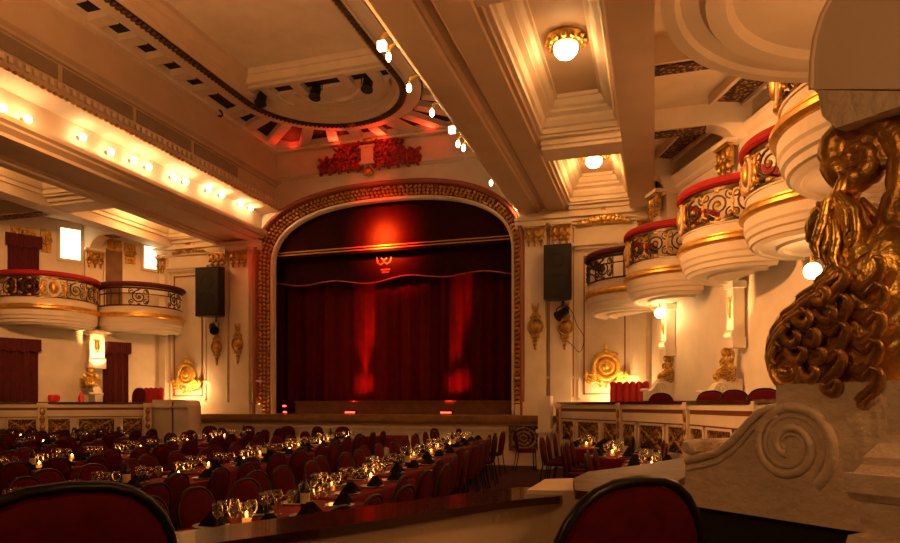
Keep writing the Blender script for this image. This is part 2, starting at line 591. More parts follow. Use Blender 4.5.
# cross arches over the right boxes with dark patterned soffits
JR = [(.18, 13.0), (1.17, 10.9), (2.0, 8.8), (2.38, 6.9), (2.12, 4.5)]
JL = [wl(1.65, .12), wl(4.0, .12)]
b = MB(); s = MB(); dp = MB()
def xarch(x0, x1, y, w=.17):
    sg = 1 if x1 > x0 else -1
    L = abs(x1 - x0)
    q = min(.42, L * .8)
    poly = [(0, 6.0), (0, 5.66), (L - q, 5.66)]
    for i in range(1, 9):
        a = PI / 2 * i / 8
        poly.append((L - q + q * math.sin(a) * .95, 5.30 + .36 * math.cos(a)))
    poly += [(L + .5, 5.30), (L + .5, 6.0)]
    b.prism(poly, frame((x0, y, 0), (sg, 0, 0), (0, 0, 1), (0, 1, 0)), -w, w)
    if L > .55:
        s.box(min(x0, x0 + sg * (L - q)), max(x0, x0 + sg * (L - q)), y - w * .72, y + w * .72, 5.64, 5.665)
for x, y in JR: xarch(0, x, y)
for p in JL: xarch(-12.75, p.x, p.y)
struct('trim_26', b, PL); struct('trim_27', s, DARKPAT)
# patterned frieze running under the box ceilings beside the right wall
b = MB(); g = MB()
for i in range(len(RW) - 3):
    a, c = Vector(RW[i]), Vector(RW[i + 1])
    t = (c - a).normalized(); nn = Vector((-t.y, t.x)) * -1
    fa, fc = a + t * .25, c - t * .25
    o1, o2 = .12, .62
    pl = [fa + nn * o1, fc + nn * o1, fc + nn * o2, fa + nn * o2]
    b.prism([(max(.02, p.x), p.y) for p in pl], frame((0, 0, 0), (1, 0, 0), (0, 1, 0), (0, 0, 1)), 5.90, 5.98)
    for o, wd in ((o2, .06), (o1, .06)):
        pl = [fa + nn * o, fc + nn * o, fc + nn * (o + wd), fa + nn * (o + wd)]
        g.prism([(max(.02, p.x), p.y) for p in pl], frame((0, 0, 0), (1, 0, 0), (0, 1, 0), (0, 0, 1)), 5.84, 5.98)
struct('trim_28', b, DARKPAT); struct('trim_29', g, PL)
b = MB()
b.molding([(x - .0, y) for x, y in RW], [(-.02, 5.35), (-.06, 5.40), (-.05, 5.46), (-.12, 5.55), (-.12, 5.62), (.05, 5.62), (.05, 5.35)])
struct('trim_30', b, PL)

# ---- stage platform, apron, skirting
b = MB(); b.box(-11.25, -2.0, 14.22, 18.2, 1.06, 1.2); b.box(-11.2, -2.05, 14.26, 14.6, 1.0, 1.06)
struct('stage_platform', b, WOODM)
b = MB(); b.box(-11.15, -2.1, 14.34, 14.5, 0, 1.0); b.box(-11.15, -2.1, 14.30, 14.34, .88, .94); b.box(-11.15, -2.1, 14.30, 14.34, 0, .14)
for i in range(8):
    x = -10.6 + i * 1.15
    b.box(x, x + .9, 14.325, 14.34, .24, .28); b.box(x, x + .9, 14.325, 14.34, .78, .82)
    b.box(x, x + .04, 14.325, 14.34, .24, .82); b.box(x + .86, x + .9, 14.325, 14.34, .24, .82)
struct('skirting_stage', b, PL)
b = MB(); b.box(XC - 4.2, XC + 4.2, 17.9, 18.0, 1.2, 8.0); b.box(XC - 4.2, XC - 4.1, YS + .6, 18, 1.2, 8.0); b.box(XC + 4.1, XC + 4.2, YS + .6, 18, 1.2, 8.0)
b.box(XC - 4.2, XC + 4.2, YS + .2, 18, 7.6, 7.7)
struct('wall_stage_back', b, MATTEBLACK)

# ---- proscenium surround: bead tinted for red light, gilded carved band, inner cream bead
outer, inner = arch(3.47, 5.0, 1.78, 1.2), arch(3.21, 5.0, 1.53, 1.2)
rnd.seed(5)
def lerp(t): return [(o[0] + (i[0] - o[0]) * t, YS + .35 * t, o[1] + (i[1] - o[1]) * t) for o, i in zip(outer, inner)]
b = MB()
A, B = lerp(.0), lerp(1.0)
fl = len(A)
b.add(A + B, [[i, i + 1, fl + i + 1, fl + i] for i in range(fl - 1)], True)
surround = thing('proscenium_surround', 'gilded carved surround framing the stage opening', 'stage surround', (XC, YS, 1.2))
obj('carved_ground', b, mat('red_brown_ground', (.30, .06, .02), .5, .2, var=.5, scale=15), surround)
b = MB()
def along(pts, step):
    pts = [Vector(p) for p in pts]
    res = []; need = 0.0
    for i in range(len(pts) - 1):
        L = (pts[i + 1] - pts[i]).length
        if L < 1e-6: continue
        t = need
        while t < L:
            res.append((pts[i] + (pts[i + 1] - pts[i]) * t / L, (pts[i + 1] - pts[i]).normalized())); t += step
        need = t - L
    return res
M0 = lerp(.5)
wid = Vector((0, .35, 0))
k = 0
for p, t in along(M0, .105):
    cen = Vector((XC, p.y, min(5.0, p.z)))
    inw = (cen - p); inw.y = 0; inw.normalize()
    if p.z <= 5.0: inw = Vector((1 if p.x < XC else -1, 0, 0))
    across = (inw * .26 + Vector((0, .35, 0))).normalized()
    nrm = t.cross(across).normalized()
    if nrm.y > 0: nrm = -nrm
    for sgn in (-1, 1):
        q = p + across * (.105 * sgn)
        dirv = (t * (1 if rnd.random() < .6 else -.4) + across * (rnd.uniform(.2, 1.3) * sgn)).normalized()
        b.ell(q + nrm * .01 + t * rnd.uniform(-.02, .02), dirv * rnd.uniform(.045, .07), (dirv.cross(nrm)) * .034, nrm * .035, 6, 4)
    b.ell(p + nrm * .01, t * .04, across * .045, nrm * .045, 6, 4)
obj('gilded_leaf_relief', b, GOLD, surround)
b = MB(); b.tube([(x, y - .02, z) for x, y, z in lerp(-.06)], .055, 6)
obj('outer_bead', b, TRIMRED, surround)
b = MB(); b.tube(lerp(1.0), .05, 6); b.tube([(x, y + .12, z) for x, y, z in lerp(1.0)], .05, 6)
A, B = lerp(1.0), [(x, y + .14, z) for x, y, z in lerp(1.0)]
b.add(A + B, [[i, i + 1, fl + i + 1, fl + i] for i in range(fl - 1)], True)
obj('inner_bead', b, PL, surround)

# ---- cornices and panel frames on the stage wall
b = MB()
def band(x0, x1, z0, z1, d): b.box(x0, x1, YS - d, YS, z0, z1)
band(-9.25, -2.95, 7.12, 7.18, .05); band(-9.25, -2.95, 7.18, 7.28, .10); band(-9.25, -2.95, 7.28, 7.33, .05)
for x0, x1 in ((-12.9, -9.62), (-3.02, .3)):
    band(x0, x1, 5.42, 5.48, .06); band(x0, x1, 5.48, 5.56, .12); band(x0, x1, 5.56, 5.64, .2)
    band(x0, x1, 2.02, 2.07, .05); band(x0, x1, 1.2, 1.45, .06)
def rectframe(x0, x1, z0, z1, w=.035, d=.03):
    band(x0, x1, z0, z0 + w, d); band(x0, x1, z1 - w, z1, d); band(x0, x0 + w, z0, z1, d); band(x1 - w, x1, z0, z1, d)
rectframe(-12.45, -11.32, 1.55, 5.0)
rectframe(-1.62, -.48, 1.55, 4.85)
band(-12.55, -11.22, 5.06, 5.12, .10); band(-12.50, -11.27, 5.0, 5.06, .06)
band(-1.74, -.36, 4.93, 4.99, .12); band(-1.68, -.42, 4.86, 4.93, .07)
struct('trim_31', b, PL)
b = MB()
rectframe(-12.34, -11.43, 1.66, 4.88, .03, .02); rectframe(-1.50, -.60, 1.66, 4.72, .03, .02); rectframe(-2.27, -1.71, 1.62, 5.36, .02, .015); rectframe(-2.85, -2.29, 1.62, 5.36, .02, .015)
struct('trim_38', b, mat('brown_line_paint', (.26, .10, .035), .5))
b = MB()
for x0, x1 in ((-11.17, -10.62), (-10.54, -9.98), (-2.80, -2.33), (-2.22, -1.76)):
    b.box(x0, x1, YS - .08, YS, 1.2, 5.42); b.box(x0 - .04, x1 + .04, YS - .11, YS, 1.2, 1.5)
for x0, x1 in ((-.34, -.18), (-12.72, -12.52)):
    b.box(x0, x1, YS - .14, YS, 1.2, 5.42)
struct('trim_32', b, PL)

# ================================================================== BALCONIES
def balcony(c, r, front, a0, a1, label, group, plain=False, zo=0.0, lip=1.0):
    x, y = c
    t = thing('balcony', label, 'balcony', (x, y, 3.28 + zo), 0, group)
    k = r / 1.05
    def L(mb, prof, seg=40):
        return mb.lathe([((q * 1.42 if lip > 1 and .5 < q < .65 else min(1.045, q * lip)) * k if q < 1 else q * k, z + zo) for q, z in prof], (x, y, 0), seg, a0, a1, smooth=False)
    b = MB(); L(b, [(0.01, 3.30), (.52, 3.30), (.54, 3.265), (.60, 3.265), (.62, 3.30), (.80, 3.30), (.82, 3.28), (.87, 3.28), (.90, 3.32),
                    (.93, 3.33), (.94, 3.39), (.97, 3.41), (.98, 3.47), (1.0, 3.50), (1.0, 3.62)])
    obj('bowl', b, PL, t)
    b = MB(); L(b, [(.99, 3.61), (1.03, 3.62), (1.06, 3.65), (1.06, 3.69), (1.03, 3.72), (1.03, 3.74), (.98, 3.74)])
    obj('gilded_band', b, GOLDP, t)
    b = MB(); L(b, [(.98, 3.73), (.97, 3.87), (.99, 3.87), (.99, 3.89), (.86, 3.89), (.86, 3.75), (.01, 3.75)])
    obj('parapet_ring', b, PL, t)
    b = MB(); L(b, [(.92, 4.39), (1.02, 4.38), (1.06, 4.41), (1.06, 4.46), (1.03, 4.50), (.95, 4.50), (.91, 4.46), (.92, 4.39)])
    obj('padded_handrail', b, DARKVELVET if plain else VELVET, t)
    b = MB()
    L(b, [(.95, 3.90), (.98, 3.90), (.98, 3.93), (.95, 3.93), (.95, 3.90)]); L(b, [(.95, 4.33), (.99, 4.33), (.99, 4.37), (.95, 4.37), (.95, 4.33)])
    if plain: L(b, [(.955, 4.20), (.98, 4.20), (.98, 4.22), (.955, 4.22), (.955, 4.20)])
    g = MB()
    rr = .975 * k
    def fr(deg):
        a = R(deg)
        return frame((x + rr * math.cos(a), y + rr * math.sin(a), 4.13 + zo), (-math.sin(a), math.cos(a), 0), (0, 0, 1), (math.cos(a), math.sin(a), 0))
    step = 26
    da = front
    angs = [front + step * i for i in range(-5, 6) if a0 + 8 < front + step * i < a1 - 8]
    for q in angs:
        i = round((q - front) / step)
        f = fr(q)
        if plain and abs(i) >= 2:
            f2 = fr(q - step / 2)
            b.tube([f2(0, -.22), f2(0, .22)], .012, 5); b.tube([f(0, -.22), f(0, .22)], .012, 5)
            continue
        if i == 0:
            continue
        m = 1 if i % 2 else -1
        # S scrolls with leaves in each panel
        spiral(b, f, 0, .0, .165, .02, PI / 2 * m, 1.9 * m, .017, .012, 0, 26, 5)
        blob(g, f, 0, 0, .035, .035, .03, 0, .01)
        for (u, v, s_) in ((-.17, .13, 1), (.17, .13, -1), (-.17, -.13, -1), (.17, -.13, 1)):
            spiral(b, f, u, v, .075, .012, PI / 2 * s_, 1.3 * s_, .013, .009, 0, 12, 5)
            blob(g, f, u * 1.05, v * 1.1, .05, .02, .02, .7 * s_, .012)
        blob(g, f, 0, .19, .05, .028, .02, 0, .012); blob(g, f, 0, -.19, .05, .028, .02, 0, .012)
        for v in (-.1, .0, .1):
            blob(g, f, .215, v, .018, .055, .018, 0, .01)
    if not plain:
        f = fr(front)
        for u in (-1, 1):
            spiral(g, f, .17 * u, .1, .085, .015, -PI / 2, 1.3 * u, .022, .014, .01, 14, 6)
            spiral(g, f, .16 * u, -.12, .085, .015, PI / 2, -1.3 * u, .022, .014, .01, 14, 6)
            blob(g, f, .24 * u, -.02, .05, .10, .03, .3 * u, .01)
        blob(g, f, 0, .20, .10, .04, .04, 0, .02); blob(g, f, 0, -.21, .08, .035, .04, 0, .02)
    nf = len(b.f); b.add(g.v, [], True); off = len(b.v) - len(g.v); b.f += [[i + off for i in q] for q in g.f]; b.s += g.s
    o = obj('iron_balustrade', b, BRONZE if not plain else IRON, t)
    o.data.materials.append(GOLDP if not plain else BRONZE)
    o.data.polygons.foreach_set('material_index', [0] * nf + [1] * (len(b.f) - nf))
    if not plain:
        b = MB(); f = fr(front)
        blob(b, f, 0, 0, .085, .145, .06, 0, .03, 14, 8)
        o = obj('medallion', b, GOLDP, t)
        b = MB(); b.tube([f(.125 * math.cos(2 * PI * i / 24), .19 * math.sin(2 * PI * i / 24), .02) for i in range(24)], .026, 6, closed=True)
        obj('medallion_rim', b, PL, t)
    return t
GB = 'round fronted box balconies'
balcony((-.35, 14.2), 1.05, 205, 139, 300, 'round box balcony right of the stage, nearest the stage, with plain dark rails', GB, plain=True)
balcony((.45, 12.5), .98, 190, 112, 292, 'second box balcony from the stage on the right, scrollwork under a red handrail', GB)
balcony((1.30, 10.42), .98, 186, 112, 288, 'third box balcony from the stage on the right, gilded medallion at its left tip', GB)
balcony((1.96, 8.66), .98, 190, 100, 280, 'fourth box balcony from the stage on the right, partly behind the next gilded bowl', GB)
balcony((1.98, 6.07), 1.05, 175, 85, 275, 'fifth box balcony on the right, its gilded bowl just left of the plaster pier', GB)
balcony((1.09, 3.22), 1.07, 170, 40, 300, 'nearest box balcony overhead, seen as a plain pale disc from below', GB, lip=1.2)
pL = wl(1.05, -.02)
cL1 = (-12.92, 14.35)
balcony(cL1, 1.10, 335, 231, 389, 'dark railed box balcony on the left, nearest the stage', GB, plain=True)
cL2 = (-14.08, 12.55)
balcony(cL2, 1.15, 325, 242, 418, 'box balcony at the left edge with red handrail and gold medallion', GB)

# ================================================================== ORNAMENTS
def capital(fr, w, h, label, m=OLDGOLD):
    t = thing('gilded_capital', label, 'capital', fr(0, 0, 0), 0, None)
    b = MB()
    b.obox(fr(0, h * .46, .03), fr.U, fr.V, fr.W, w * .5, h * .05, .06)
    b.obox(fr(0, h * .1, .01), fr.U, fr.V, fr.W, w * .42, h * .32, .03)
    for i in range(3):
        u = (i - 1) * w * .32
        blob(b, fr, u, h * .18, w * .15, h * .22, .05, 0, .04)
        blob(b, fr, u, -h * .18, w * .11, h * .18, .045, 0, .04)
        blob(b, fr, u, -h * .40, w * .06, h * .12, .03, 0, .035)
        for s in (-1, 1): blob(b, fr, u + s * w * .1, h * .02, w * .05, h * .16, .04, .5 * s, .05)
    spiral(b, fr, -w * .38, h * .3, w * .13, w * .03, 0, 1.3, w * .04, w * .03, .06, 10)
    spiral(b, fr, w * .38, h * .3, w * .13, w * .03, PI, -1.3, w * .04, w * .03, .06, 10)
    obj('acanthus_leaves', b, m, t)
    b = MB(); b.obox(fr(0, h * .56, .03), fr.U, fr.V, fr.W, w * .56, h * .07, .09)
    obj('abacus', b, PL, t)
SWF = lambda x, z, d=.08: frame((x, YS - d, z), (1, 0, 0), (0, 0, 1), (0, -1, 0))
capital(SWF(-10.89, 5.2), .52, .44, 'gilded capital on the pilaster behind the left loudspeaker')
capital(SWF(-10.26, 5.2), .52, .44, 'gilded capital between the left loudspeaker and the stage opening')
capital(SWF(-2.56, 5.2), .45, .44, 'gilded capital just right of the stage opening, left of the right loudspeaker')
capital(SWF(-1.99, 5.2), .45, .44, 'gilded capital directly above the right loudspeaker')
capital(SWF(-.26, 5.15, .14), .2, .45, 'narrow gilded capital at the right end of the gold pediment')
capital(SWF(-12.62, 5.15, .14), .25, .40, 'narrow dull capital left of the left pediment')

GOLDW = mat('bright_gold_paint', (.90, .55, .10), .4, .35, var=.3, scale=9)
def wreath(cx, cz, w, h, label, d=.07):
    fr = SWF(cx, cz, d)
    t = thing('gilded_wreath_relief', label, 'wall ornament', (cx, YS, cz))
    b = MB()
    r = w * .27
    for i in range(26):
        a = 2 * PI * i / 26
        blob(b, fr, r * math.cos(a), r * math.sin(a), w * .055, w * .095, .05, a, .04, 6, 4)
    obj('leaf_wreath', b, GOLDW, t)
    b = MB()
    blob(b, fr, 0, 0, r * .85, r * .85, .05, 0, .02, 16, 6)
    b.tube([fr(r * .55 * math.cos(2 * PI * i / 20), r * .55 * math.sin(2 * PI * i / 20), .06) for i in range(20)], r * .12, 6, closed=True)
    blob(b, fr, 0, 0, r * .3, r * .3, .10, 0, .03, 10, 6)
    obj('boss', b, GOLDW, t)
    b = MB()
    for s in (-1, 1):
        spiral(b, fr, s * w * .36, -h * .24, w * .13, w * .03, PI / 2, 1.5 * s, w * .045, w * .03, .04, 16, 6)
        for i in range(5):
            blob(b, fr, s * w * (.12 + .07 * i), -h * (.34 - .018 * i), w * .07, w * .035, .04, s * (.9 - .3 * i), .04)
        blob(b, fr, s * w * .45, -h * .17, w * .05, h * .08, .04, s * .4, .04)
        blob(b, fr, s * w * .28, -h * .13, w * .06, h * .07, .04, -s * .6, .05)
    for u in (-.12, 0, .12): blob(b, fr, u * w, -h * .42, w * .04, w * .04, .03, 0, .03)
    obj('scroll_base', b, GOLDW, t)
    b = MB()
    for s in (-1, 1):
        blob(b, fr, s * w * .12, h * .27, w * .12, h * .05, .04, -.35 * s, .04)
        spiral(b, fr, s * w * .2, h * .24, w * .06, w * .015, 0, 1.2 * s, w * .025, w * .02, .04, 10)
    blob(b, fr, 0, h * .32, w * .08, h * .06, .05, 0, .04); blob(b, fr, 0, h * .43, w * .045, h * .075, .04, 0, .04)
    obj('crown_finial', b, GOLDW, t)
p = at(189, 375, Y=YS); wreath(p.x, p.z, .92, 1.12, 'brightly lit gold wreath relief on the wall left of the stage')
p = at(606.5, 367, Y=YS); wreath(p.x, p.z, .96, 1.02, 'brightly lit gold wreath relief on the wall right of the stage')

def pendant(px, py, h, label):
    p = at(px, py, Y=YS - .08); fr = SWF(p.x, p.z, .08)
    t = thing('pilaster_drop_ornament', label, 'wall ornament', p)
    b = MB()
    w = h * .28
    blob(b, fr, 0, 0, w * .5, w * .5, .05, 0, .02, 12, 6)
    b.tube([fr(w * .56 * math.cos(2 * PI * i / 16), w * .62 * math.sin(2 * PI * i / 16), .03) for i in range(16)], .022, 5, closed=True)
    obj('round_boss', b, OLDGOLD, t)
    b = MB()
    for s in (-1, 1):
        blob(b, fr, s * w * .16, h * .40, w * .10, h * .12, .03, -.25 * s, .02)
        blob(b, fr, s * w * .25, h * .20, w * .22, h * .05, .03, .7 * s, .02)
        blob(b, fr, s * w * .2, -h * .20, w * .2, h * .05, .03, -.7 * s, .02)
    blob(b, fr, 0, h * .25, w * .3, h * .08, .035, 0, .02)
    b.obox(fr(0, -h * .02, .005), fr.U, fr.V, fr.W, w * .06, h * .46, .012)
    for i in range(4): blob(b, fr, 0, -h * (.22 + .075 * i), w * (.26 - .05 * i), h * .05, .03, 0, .02)
    obj('leaf_drop', b, OLDGOLD, t)
pendant(217, 347, 1.0, 'gilded drop ornament under the left loudspeaker')
pendant(238, 344, 1.05, 'gilded drop ornament between left loudspeaker and stage opening')
pendant(535.5, 327, 1.05, 'gilded drop ornament just right of the stage opening')
pendant(565, 327, 1.05, 'gilded drop ornament under the right loudspeaker')

def crest(x, z, w, h, label, m):
    fr = SWF(x, z, .08)
    t = thing('pediment_crest', label, 'wall ornament', (x, YS, z))
    b = MB()
    blob(b, fr, 0, h * .45, w * .10, h * .45, .06, 0, .02, 10, 6); blob(b, fr, 0, h * .95, w * .05, h * .16, .05, 0, .02)
    obj('centre_shell', b, m, t)
    b = MB()
    for s in (-1, 1):
        for i in range(6):
            u = s * w * (.10 + .075 * i); hh = h * (.62 - .085 * i)
            blob(b, fr, u, hh * .5, w * .05, hh * .5, .05, -s * .5, .02)
        spiral(b, fr, s * w * .17, h * .36, h * .22, h * .05, 0, 1.4 * s, h * .09, h * .06, .04, 14)
        spiral(b, fr, s * w * .36, h * .20, h * .15, h * .04, PI, -1.3 * s, h * .07, h * .05, .04, 12)
        blob(b, fr, s * w * .46, h * .09, w * .06, h * .09, .04, 0, .02)
    obj('leaf_scrolls', b, m, t)
p = at(604, 225, Y=YS); crest(p.x, p.z, 1.12, .40, 'gold scrolled crest on the pediment right of the stage', GOLD)
p = at(191, 254, Y=YS); crest(p.x, p.z, 1.0, .36, 'dull brown scrolled crest on the pediment left of the stage', OLDGOLD)

# cartouche above the stage opening
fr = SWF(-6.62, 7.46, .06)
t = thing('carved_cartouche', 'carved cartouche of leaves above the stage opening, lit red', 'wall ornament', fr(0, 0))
b = MB()
rnd.seed(3)
for s in (-1, 1):
    for i in range(9):
        u = s * (.22 + .125 * i)
        spiral(b, fr, u, .16 - .045 * i + .12 * (i % 2), .12, .03, rnd.random() * 6, 1.4 * s, .045, .03, .06, 12)
        spiral(b, fr, u * .98, -.20 + .02 * (i % 3), .11, .03, rnd.random() * 6, -1.4 * s, .045, .03, .06, 12)
        blob(b, fr, u, -.02 + .04 * (i % 2), .10, .05, .07, rnd.random() * 3, .05)
        blob(b, fr, u + .04 * s, -.30 + .05 * (i % 2), .05, .09, .06, s * .4, .04)
        if i < 6: blob(b, fr, u, .34 - .02 * i, .10, .06, .06, s * .5, .05)
    blob(b, fr, s * 1.25, -.12, .14, .07, .06, -s * .3, .04); blob(b, fr, s * 1.28, .02, .10, .05, .05, s * .5, .04)
    spiral(b, fr, s * .62, .36, .10, .03, 0, 1.4 * s, .045, .03, .06, 12)
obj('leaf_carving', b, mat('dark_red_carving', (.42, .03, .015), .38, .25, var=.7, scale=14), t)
b = MB(); b.obox(fr(0, .0, .08), fr.U, fr.V, fr.W, .16, .17, .05); b.obox(fr(0, .20, .08), fr.U, fr.V, fr.W, .20, .03, .07); b.obox(fr(0, -.2, .08), fr.U, fr.V, fr.W, .20, .03, .07)
obj('square_shield', b, PLD, t)
b = MB(); b.obox(fr(0, 0, .02), fr.U, fr.V, fr.W, .05, .42, .02); blob(b, fr, 0, -.40, .14, .12, .07, 0, .05); blob(b, fr, 0, .36, .22, .08, .07, 0, .05)
obj('cartouche_drops', b, OLDGOLD, t)

# ================================================================== NEAR DIVIDER, GRIFFIN, PIER
GP0 = Vector((.085, 1.98)); GU = Vector((.746, -.666, 0)).normalized(); GW = Vector((GU.y, -GU.x, 0))
def gp(px, py):
    p = atp(px, py, GP0, GW)
    return ((Vector((p.x, p.y, 0)) - Vector((*GP0, 0))).dot(GU), p.z)
GA = math.atan2(GU.y, GU.x)
S0 = gp(892, 395)[0]
GROOT = Vector((*GP0, 1.44)) + GU * S0
gf = frame((*GP0, 0), GU, (0, 0, 1), GW)
def P2(l): return [gp(*q) for q in l]
KPX = 1.5 / F                                            # metres per pixel at the griffin
def curve3(pts, n=4):
    res = []
    for i in range(len(pts) - 1):
        p0_, p1_, p2_, p3_ = pts[max(0, i - 1)], pts[i], pts[i + 1], pts[min(len(pts) - 1, i + 2)]
        for k in range(n):
            t_ = k / n
            res.append(.5 * ((2 * p1_) + (p2_ - p0_) * t_ + (2 * p0_ - 5 * p1_ + 4 * p2_ - p3_) * t_ ** 2 + (3 * p1_ - p0_ - 3 * p2_ + p3_) * t_ ** 3))
    return res + [pts[-1]]
_gp, _gf = gp, gf
GP1 = GP0 - Vector((GW.x, GW.y)) * .07
def gp(px, py):
    p = atp(px, py, GP1, GW)
    return ((Vector((p.x, p.y, 0)) - Vector((*GP1, 0))).dot(GU), p.z)
gf = frame((*GP1, 0), GU, (0, 0, 1), GW)
grif = thing('gilded_griffin', 'large gilded winged griffin in the right foreground carrying the plaster pier', 'sculpture', GROOT, GA)
b = MB()
body = P2([(838, 262), (822, 283), (800, 303), (782, 320), (772, 340), (768, 358), (771, 376), (780, 390), (800, 397), (830, 402), (870, 406), (915, 402), (925, 330), (922, 250), (900, 215), (868, 235)])
b.inflate(body, gf, .050, True)
b.tube([gf(*gp(x, y)) for x, y in ((838, 258), (820, 284), (800, 303), (782, 320), (772, 340), (770, 358), (775, 374), (786, 386), (800, 389), (811, 384), (815, 374), (810, 364), (799, 360), (790, 366), (789, 375), (796, 379))], [.014] * 6 + [.016, .018, .019, .019, .018, .017, .016, .015, .014, .013, .016], 8)
for sg in (-1, 1):
    spiral(b, gf, *gp(799, 372), 21 * KPX, 4 * KPX, .5, 2.0, .013, .010, sg * .045, 30, 7)
    blob(b, gf, *gp(799, 372), .016, .016, .03, 0, sg * .05)
obj('body', b, GOLD, grif)
b = MB()
rnd.seed(11)
def smooth(pts, n=4): return curve3(pts, n)
def feather(sg, pts, rad, flat, w0, w1):
    ps = smooth([Vector((*gp(x, y), 0)) for x, y in pts], 4)
    n = len(ps)
    rings = []
    for i, p in enumerate(ps):
        a, c = ps[max(0, i - 1)], ps[min(n - 1, i + 1)]
        t = (c - a).normalized(); nn = Vector((-t.y, t.x, 0))
        q = i / (n - 1)
        r_ = rad * (.35 + .65 * math.sin(PI * min(1, .12 + q * .95)) ** .8) * (1 if q < .93 else .6)
        wv = w0 + (w1 - w0) * q
        rings.append([gf(*(p + nn * (r_ * math.cos(2 * PI * k / 8))).xy, sg * (wv + flat * r_ * math.sin(2 * PI * k / 8))) for k in range(8)])
    b.loft(rings, True, False, True)
for sg in (-1, 1):
    # long wing feathers sweeping to the right, their tips curling upwards
    for col, (dx, n) in enumerate(((0, 4), (38, 5))):
        for k in range(n):
            ty = 284 + 27 * k - 10 * col
            tx = 862 + dx + 3 * math.sin(k * 1.4)
            L_ = (30, 52, 56, 52)[k] if col == 0 else 50
            feather(sg, [(tx - L_, ty + 2 + 6 * (k % 2)), (tx - L_ * .62, ty + 16), (tx - 16, ty + 14), (tx - 2, ty + 2), (tx + 2, ty - 9), (tx - 4, ty - 13)], .0165, .8, .045, .088 + .012 * col)
            feather(sg, [(tx - L_ * .8, ty + 14), (tx - L_ * .45, ty + 23), (tx - 14, ty + 22), (tx - 2, ty + 12)], .010, .8, .05, .085 + .012 * col)
    # short curled leaves over the breast
    for (x, y, rot) in ((818, 322, 0), (806, 340, .2), (826, 340, -.1), (812, 356, .1), (832, 358, 0), (842, 318, -.1), (824, 374, .2), (836, 300, -.2), (846, 388, .1)):
        c_, s_ = math.cos(rot), math.sin(rot)
        q = lambda dx_, dy_: (x + dx_ * c_ - dy_ * s_, y + dx_ * s_ + dy_ * c_)
        feather(sg, [q(-13, -7), q(-6, 2), q(4, 5), q(10, 0), q(11, -6), q(6, -8)], .013, .9, .058, .088)
    # rippled strands following the breast outline
    for off in (0, 8, 15):
        ln = [(836, 268), (824, 283), (806, 300), (790, 316), (780, 334), (776, 352)]
        for k in range(len(ln) - 1):
            (x0, y0), (x1, y1) = ln[k], ln[k + 1]
            ox, oy = off * .75, off * .62
            feather(sg, [(x0 + ox + 3, y0 + oy - 3), (x0 + ox - 2, y0 + oy + 5), (x1 + ox - 1, y1 + oy - 1), (x1 + ox + 5, y1 + oy + 4)], .010 + .002 * (k % 2), .9, .02 + off * .0025, .03 + off * .0025)
obj('wing_feathers', b, OLDGOLD, grif)
b = MB()
hc = gp(838, 212)
# head: skull, muzzle/beak, brow, ear, mane tufts and neck
b.tube([gf(*gp(x, y)) for x, y in ((868, 262), (856, 244), (848, 228), (842, 212), (834, 203))], [.055, .05, .046, .042, .03], 10)
blob(b, gf, *gp(838, 210), .042, .038, .045, 0, 0, 12, 8)
b.tube([gf(*gp(x, y)) for x, y in ((834, 206), (823, 216), (816, 228), (814, 240), (819, 247))], [.030, .032, .027, .018, .006], 10)
b.tube([gf(*gp(x, y)) for x, y in ((838, 222), (831, 236), (826, 246), (828, 252))], [.024, .020, .012, .005], 8)
for sg in (-1, 1):
    blob(b, gf, *gp(829, 207), .018, .008, .012, -.6, sg * .030)
    blob(b, gf, *gp(826, 212), .008, .007, .008, 0, sg * .030)
    b.tube([gf(*gp(x, y), sg * .03) for x, y in ((842, 200), (848, 190), (850, 180), (846, 174))], [.014, .016, .011, .003], 7)
    for i, (pts) in enumerate((((846, 200), (856, 214), (858, 232), (852, 246)), ((850, 196), (866, 214), (868, 236), (862, 250)), ((840, 222), (842, 240), (836, 256), (840, 268)),
                               ((848, 224), (850, 244), (846, 262), (852, 274)), ((842, 205), (838, 226), (830, 250), (834, 262)))):
        b.tube([gf(*gp(x, y), sg * (.042 + .006 * i)) for x, y in pts], [.008, .013, .012, .005], 6)
obj('head', b, GOLD, grif)
b = MB()
hp = [(862, 170), (853, 167), (851, 158), (857, 150), (868, 150), (873, 160), (868, 174), (853, 180), (840, 172), (834, 155), (840, 136), (858, 124), (880, 122), (898, 136), (905, 160), (902, 190), (892, 222), (878, 246), (862, 268), (852, 282)]
pts = [gf(*gp(*q)) for q in hp]
# smooth the path
sp = []
for i in range(len(pts) - 1):
    p0_, p1_, p2_, p3_ = pts[max(0, i - 1)], pts[i], pts[i + 1], pts[min(len(pts) - 1, i + 2)]
    for k in range(4):
        t_ = k / 4
        sp.append(.5 * ((2 * p1_) + (p2_ - p0_) * t_ + (2 * p0_ - 5 * p1_ + 4 * p2_ - p3_) * t_ ** 2 + (3 * p1_ - p0_ - 3 * p2_ + p3_) * t_ ** 3))
sp.append(pts[-1])
nr = len(sp)
rad = [(.014 + .022 * min(1, i / 30)) * (1.0 if i % 5 else .86) for i in range(nr)]
b.tube(sp, rad, 10)
b.inflate(P2([(842, 150), (846, 134), (862, 127), (880, 126), (895, 140), (900, 165), (885, 170), (875, 180), (858, 178), (846, 168)]), gf, .018, True)
obj('ribbed_horn_scroll', b, OLDGOLD, grif)

